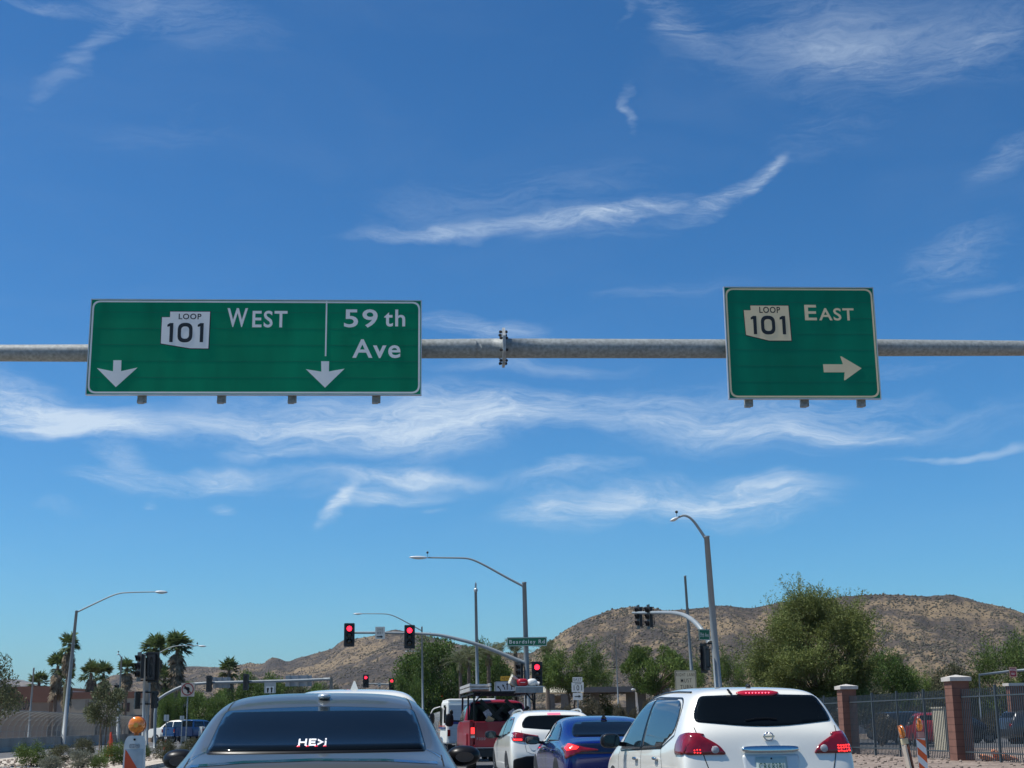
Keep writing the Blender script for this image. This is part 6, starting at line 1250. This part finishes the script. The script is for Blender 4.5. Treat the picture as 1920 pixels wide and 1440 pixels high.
for x0, x1, yt, D, lb in ((1612, 1690, 1335, 72, 'low brush behind the fence near the far pillar'), (1690, 1740, 1318, 84, 'brush behind the leaning barricade'), (1770, 1800, 1330, 80, 'small brush near the tan cabinet'), (1835, 1890, 1330, 78, 'brush behind the right fence bay'), (1540, 1590, 1310, 86, 'brush just right of the near crossover')):
    putw('brush', x0, x1, yt, D, lb, x0, 'brush behind the fence', 'shrub')
# palms
def fan_palm(seed, H, R=1.6, skirt=2.0, tr=.22, nl=34):
    rs = random.Random(seed); r = empty('palm_tree'); mb = MB(); pts = [(0, 0, -.1)]; 
    for i in range(1, 7): pts.append((math.sin(i * .9 + seed) * .06 * i / 6, math.cos(i * .7 + seed) * .05 * i / 6, H * i / 6))
    mb.tube(pts, [tr * 1.3, tr * 1.05, tr, tr * .95, tr * .95, tr * .95, tr * .8], 10); mb.build('trunk', M_pbark, r, False, True); V = []; Wv = []
    def fan(o, d, L, out, droop):
        d = d.normalized(); side = d.cross(Vector((0, 0, 1)))
        side = side.normalized() if side.length > .05 else Vector((1, 0, 0)); up = side.cross(d); c = o + d * L * .45
        for k in range(11):
            a = rad(-85 + 17 * k + rs.uniform(-5, 5)); q = (d * math.cos(a) + side * math.sin(a)).normalized(); e = c + q * L * .62 * rs.uniform(.8, 1.1) + Vector((0, 0, -droop * rs.uniform(.2, 1))) + up * .05; s_ = q.cross(up).normalized() * L * .05
            m_ = c.lerp(e, .55) + Vector((0, 0, droop * .15)); out += [tuple(c), tuple(m_ + s_), tuple(e), tuple(m_ - s_)]
        s_ = side * .025; out += [tuple(o - s_), tuple(o + s_), tuple(c + s_), tuple(c - s_)]
    top = Vector(pts[-1])
    for k in range(nl):
        a = rs.uniform(0, 6.283); e = rs.uniform(-.45, 1.35); d = Vector((math.cos(a) * math.cos(e), math.sin(a) * math.cos(e), math.sin(e))); fan(top + Vector((0, 0, rs.uniform(-.3, .1))), d, R * rs.uniform(.8, 1.1), V, R * .25)
    for k in range(int(nl * 1.5)):
        a = rs.uniform(0, 6.283); z = H - .2 - rs.random() ** 1.2 * skirt; e = rs.uniform(-1.45, -.9); d = Vector((math.cos(a) * math.cos(e), math.sin(a) * math.cos(e), math.sin(e))); fan(Vector((math.cos(a) * .15, math.sin(a) * .15, z)), d, R * rs.uniform(.55, .85), Wv, .3)
    leafobj('fronds', np.array(V), L_palm, r); leafobj('dead_skirt', np.array(Wv), M_dead, r); return r
def feather_palm(seed, H, R=2.2, tr=.16, n=22, fruit=False, lift=.5):
    rs = random.Random(seed); r = empty('palm_tree'); MB().tube([(0, 0, -.1), (.05, .03, H * .5), (0, 0, H)], [tr * 1.15, tr, tr * .9], 9).build('trunk', M_pbark, r); V = []
    for k in range(n):
        a = k * 2.4 + rs.uniform(-.2, .2); e = rs.uniform(.0, 1.35) * lift * 1.6; L = R * rs.uniform(.85, 1.1); o = Vector((0, 0, H)); prev = o; hd = Vector((math.cos(a), math.sin(a), 0)); N = 9
        for i in range(1, N + 1):
            t = i / N; p = o + hd * (math.cos(e) * L * t) + Vector((0, 0, math.sin(e) * L * t - L * .5 * t * t)); d = (p - prev).normalized(); sd = d.cross(Vector((0, 0, 1))).normalized()
            V += [tuple(prev - sd * .02), tuple(prev + sd * .02), tuple(p + sd * .015), tuple(p - sd * .015)]
            for s_ in (-1, 1):
                for j in (0, .5):
                    b = prev.lerp(p, j); tip = b + (sd * s_ * .8 + d * .75 + Vector((0, 0, -.15 + rs.uniform(-.15, .25)))).normalized() * L * .24 * (1.15 - t * .75); w = d * .03; V += [tuple(b - w), tuple(b.lerp(tip, .5) + w), tuple(tip), tuple(b.lerp(tip, .5) - w)]
            prev = p
    leafobj('fronds', np.array(V), leafm('grey_green_fronds', (.10, .115, .055), (.20, .22, .12)), r)
    if fruit: 
        f_ = MB()
        for k in range(4): a = k * 1.7; f_.sphere((math.cos(a) * .22, math.sin(a) * .22, H - .65), (.12, .12, .36), 8, 5)
        f_.build('fruit_cluster', mat('yellow_brown_fruit', (.15, .13, .05), .9, 0, .4, 8), r)
    return r
GP = 'fan palms by the left shops'
fp = fan_palm(1, 9.0, 1.6, 1.7); fp2 = fan_palm(2, 9.0, 1.8, 3.0, .24, 46); fp3 = fan_palm(3, 6, 1.6, 1.6, .22, 32)
def fpalm(src, baseH, px, pytop, D, lab, sxy=1.0, first=False, rz=0.0):
    h = P(px, pytop, D).z - 1.0 * sxy; s = h / baseH; return put(src, px, D, rz, lab, (sxy * .84, sxy * .84, s * 1.02), 0, 'palm tree', GP, first)
fpalm(fp, 9, 122, 1193, 150, 'tallest slim palm left of the long armed lamp post', 1.0, True); fpalm(fp3, 6, 101, 1233, 152, 'bushy palm just left of the tallest slim palm', 1.05, True)
fpalm(fp3, 6, 122, 1258, 156, 'low palm under the tallest slim palm', .9, rz=2); fpalm(fp3, 6, 68, 1262, 178, 'wide low palm behind the red brown shop', 1.25, rz=1)
fpalm(fp3, 6, 166, 1246, 176, 'left palm of the pair over the tan shop', 1.15, rz=2.2); fpalm(fp3, 6, 190, 1249, 180, 'right palm of the pair over the tan shop', 1.1, rz=3)
fpalm(fp, 9, 233, 1237, 160, 'palm behind the small hooked lamp post', 1.05, rz=1); fpalm(fp2, 9, 284, 1198, 140, 'tall palm behind the left median traffic lights', 1.05, True, 1)
fpalm(fp2, 9, 327, 1192, 138, 'shaggy tall palm with long brown skirt under the lamp arm', 1.12, rz=4); fpalm(fp3, 6, 304, 1255, 150, 'low palm between the two tall palms', .9, rz=5); fpalm(fp3, 6, 426, 1241, 168, 'small single palm against the far left hill', 1.1, rz=.6)
t_ = MB(); r = empty('palm_tree', GX(121, 120), 0, 'bare lower palm trunk in front of the tan shop', 'palm tree'); t_.tube([(0, 0, 0), (.05, 0, 2), (-.02, 0, P(123, 1283, 120).z)], [.30, .26, .24], 10).build('trunk', mat('mossy_palm_trunk', (.13, .12, .065), .95, 0, .35, 4, .4, stretch=(1, 1, 5)), r)
dp = feather_palm(1, 7.5, 2.6, .17, 24, True); dp2 = feather_palm(5, 8.5, 2.9, .2, 26, False, .62)
def dpalm(src, H, px, pyc, D, lab, sxy=1.0, first=False, rz=0.0):
    h = P(px, pyc, D).z; return put(src, px, D, rz, lab, (sxy, sxy, h / H), 0, 'palm tree', 'feather palms behind the traffic lights', first)
dpalm(dp, 7.5, 863, 1243, 118, 'feather palm with yellow fruit left of the camera pole base', .85, True); dpalm(dp, 7.5, 880, 1232, 120, 'feather palm directly left of the camera pole', .95, rz=2); dpalm(dp, 7.5, 917, 1228, 122, 'slim feather palm right of the camera pole', 1.0, rz=1)
dpalm(dp2, 8.5, 968, 1222, 150, 'broad feather palm behind the Beardsley Rd sign', 1.2, True); dpalm(dp2, 8.5, 1029, 1225, 136, 'feather palm with dark trunk right of the red traffic light', 1.0, rz=2); dpalm(dp2, 8.5, 935, 1226, 155, 'feather palm behind the mast arm end', 1.0, rz=3.3)
dpalm(dp2, 8.5, 1692, 1246, 118, 'feather palm on the hill side right of the big tree', .8, rz=1)
# near plants on the left median
edge = tree(81, 4.6, 1.45, .9, L_olive, 40, 7000, .13, .06, .9, .07, 0, .2, 3, .27, squash=lambda t: 1 if t < .6 else 1 - (t - .6) * 1.5)
c = put(edge, -16, 47, 0, 'olive green young tree cut by the left edge', (.62, .62, .75), .13, first=True)
yt = tree(82, 3.0, .95, 1.15, L_olive, 30, 4200, .13, .055, .9, .035, 0, .2, 2, .28)
put(yt, 196, 60, 0, 'young staked tree with small olive crown on the gravel median', (.82, .82, .96), .13, first=True)
for k in (-.22, .24): MB().tube([(k, .05, 0), (k + .02, .05, 1.7)], .03, 6).build('stake', mat('wood_stake', (.25, .18, .12), .9), [o for o in bpy.data.objects if o.get('label', '').startswith('young staked tree')][0])
sh1 = tree(91, .95, .62, .05, L_mid, 26, 5200, .085, .028, .9, .03, 0, .1, 4, .36, tname='shrub', spike=.3); sh2 = tree(92, .85, .60, .04, L_sage, 24, 4200, .10, .030, .8, .03, -.5, .1, 4, .34, tname='shrub', spike=.5)
sh3 = tree(93, .95, .60, .05, L_dusty, 26, 5200, .07, .028, .9, .03, 0, .1, 4, .34, tname='shrub')
GS_ = 'shrubs on the left gravel median'; fs = {}
for (src, px, py, D, s, lb) in ((sh1, 64, 1397, 46, 1.05, 'green shrub nearest the left edge on the gravel median'), (sh3, 118, 1397, 50, 1.05, 'brown stemmed shrub between the green shrub and the sage bush'), (sh3, 158, 1385, 58, 1.0, 'round clipped olive shrub behind the sage bush'), (sh2, 160, 1410, 44, 1.0, 'silvery sage bush at the bottom under the round shrub'), (sh2, 100, 1420, 42, .8, 'silvery sage bush at the bottom left'), (sh1, 218, 1396, 48, 1.0, 'green shrub just left of the amber lamp barricade'), (sh3, 312, 1388, 52, 1.0, 'round olive shrub right of the amber lamp barricade'), (sh3, 360, 1385, 56, .75, 'small shrub half hidden by the silver sedan'), (sh1, 278, 1400, 60, .45, 'tiny green tuft behind the amber lamp barricade'), (sh2, 345, 1399, 60, .5, 'tiny grey tuft beside the silver sedan mirror'), (sh1, 190, 1418, 43, .55, 'small yellow green tuft at the foot of the sage bush')):
    ztop = P(px, py, D).z - .13; base = {id(sh1): .95, id(sh2): .85, id(sh3): .95}[id(src)]; sz_ = max(.3, ztop / base) ; first = id(src) not in fs; fs[id(src)] = 1
    put(src, px, D, len(lb), lb, (s * .66, s * .66, sz_ * .92), .13, 'shrub', GS_, first)
# ------------------------------------------------------------------ air
hz = MB().box((0, 7000, 160), (23600, 14700, 325)).build('haze', None); hm = bpy.data.materials.new('haze_air'); hm.use_nodes = True; t = hm.node_tree; t.nodes.clear()
pv_ = t.nodes.new('ShaderNodeVolumePrincipled'); pv_.inputs['Color'].default_value = (.80, .88, 1, 1); pv_.inputs['Density'].default_value = 4e-5; pv_.inputs['Anisotropy'].default_value = .3
ou = t.nodes.new('ShaderNodeOutputMaterial'); t.links.new(pv_.outputs[0], ou.inputs['Volume']); hz.data.materials.append(hm); tag(hz, kind='stuff', label='thin dry haze in the air between the road and the far hills', cat='haze')
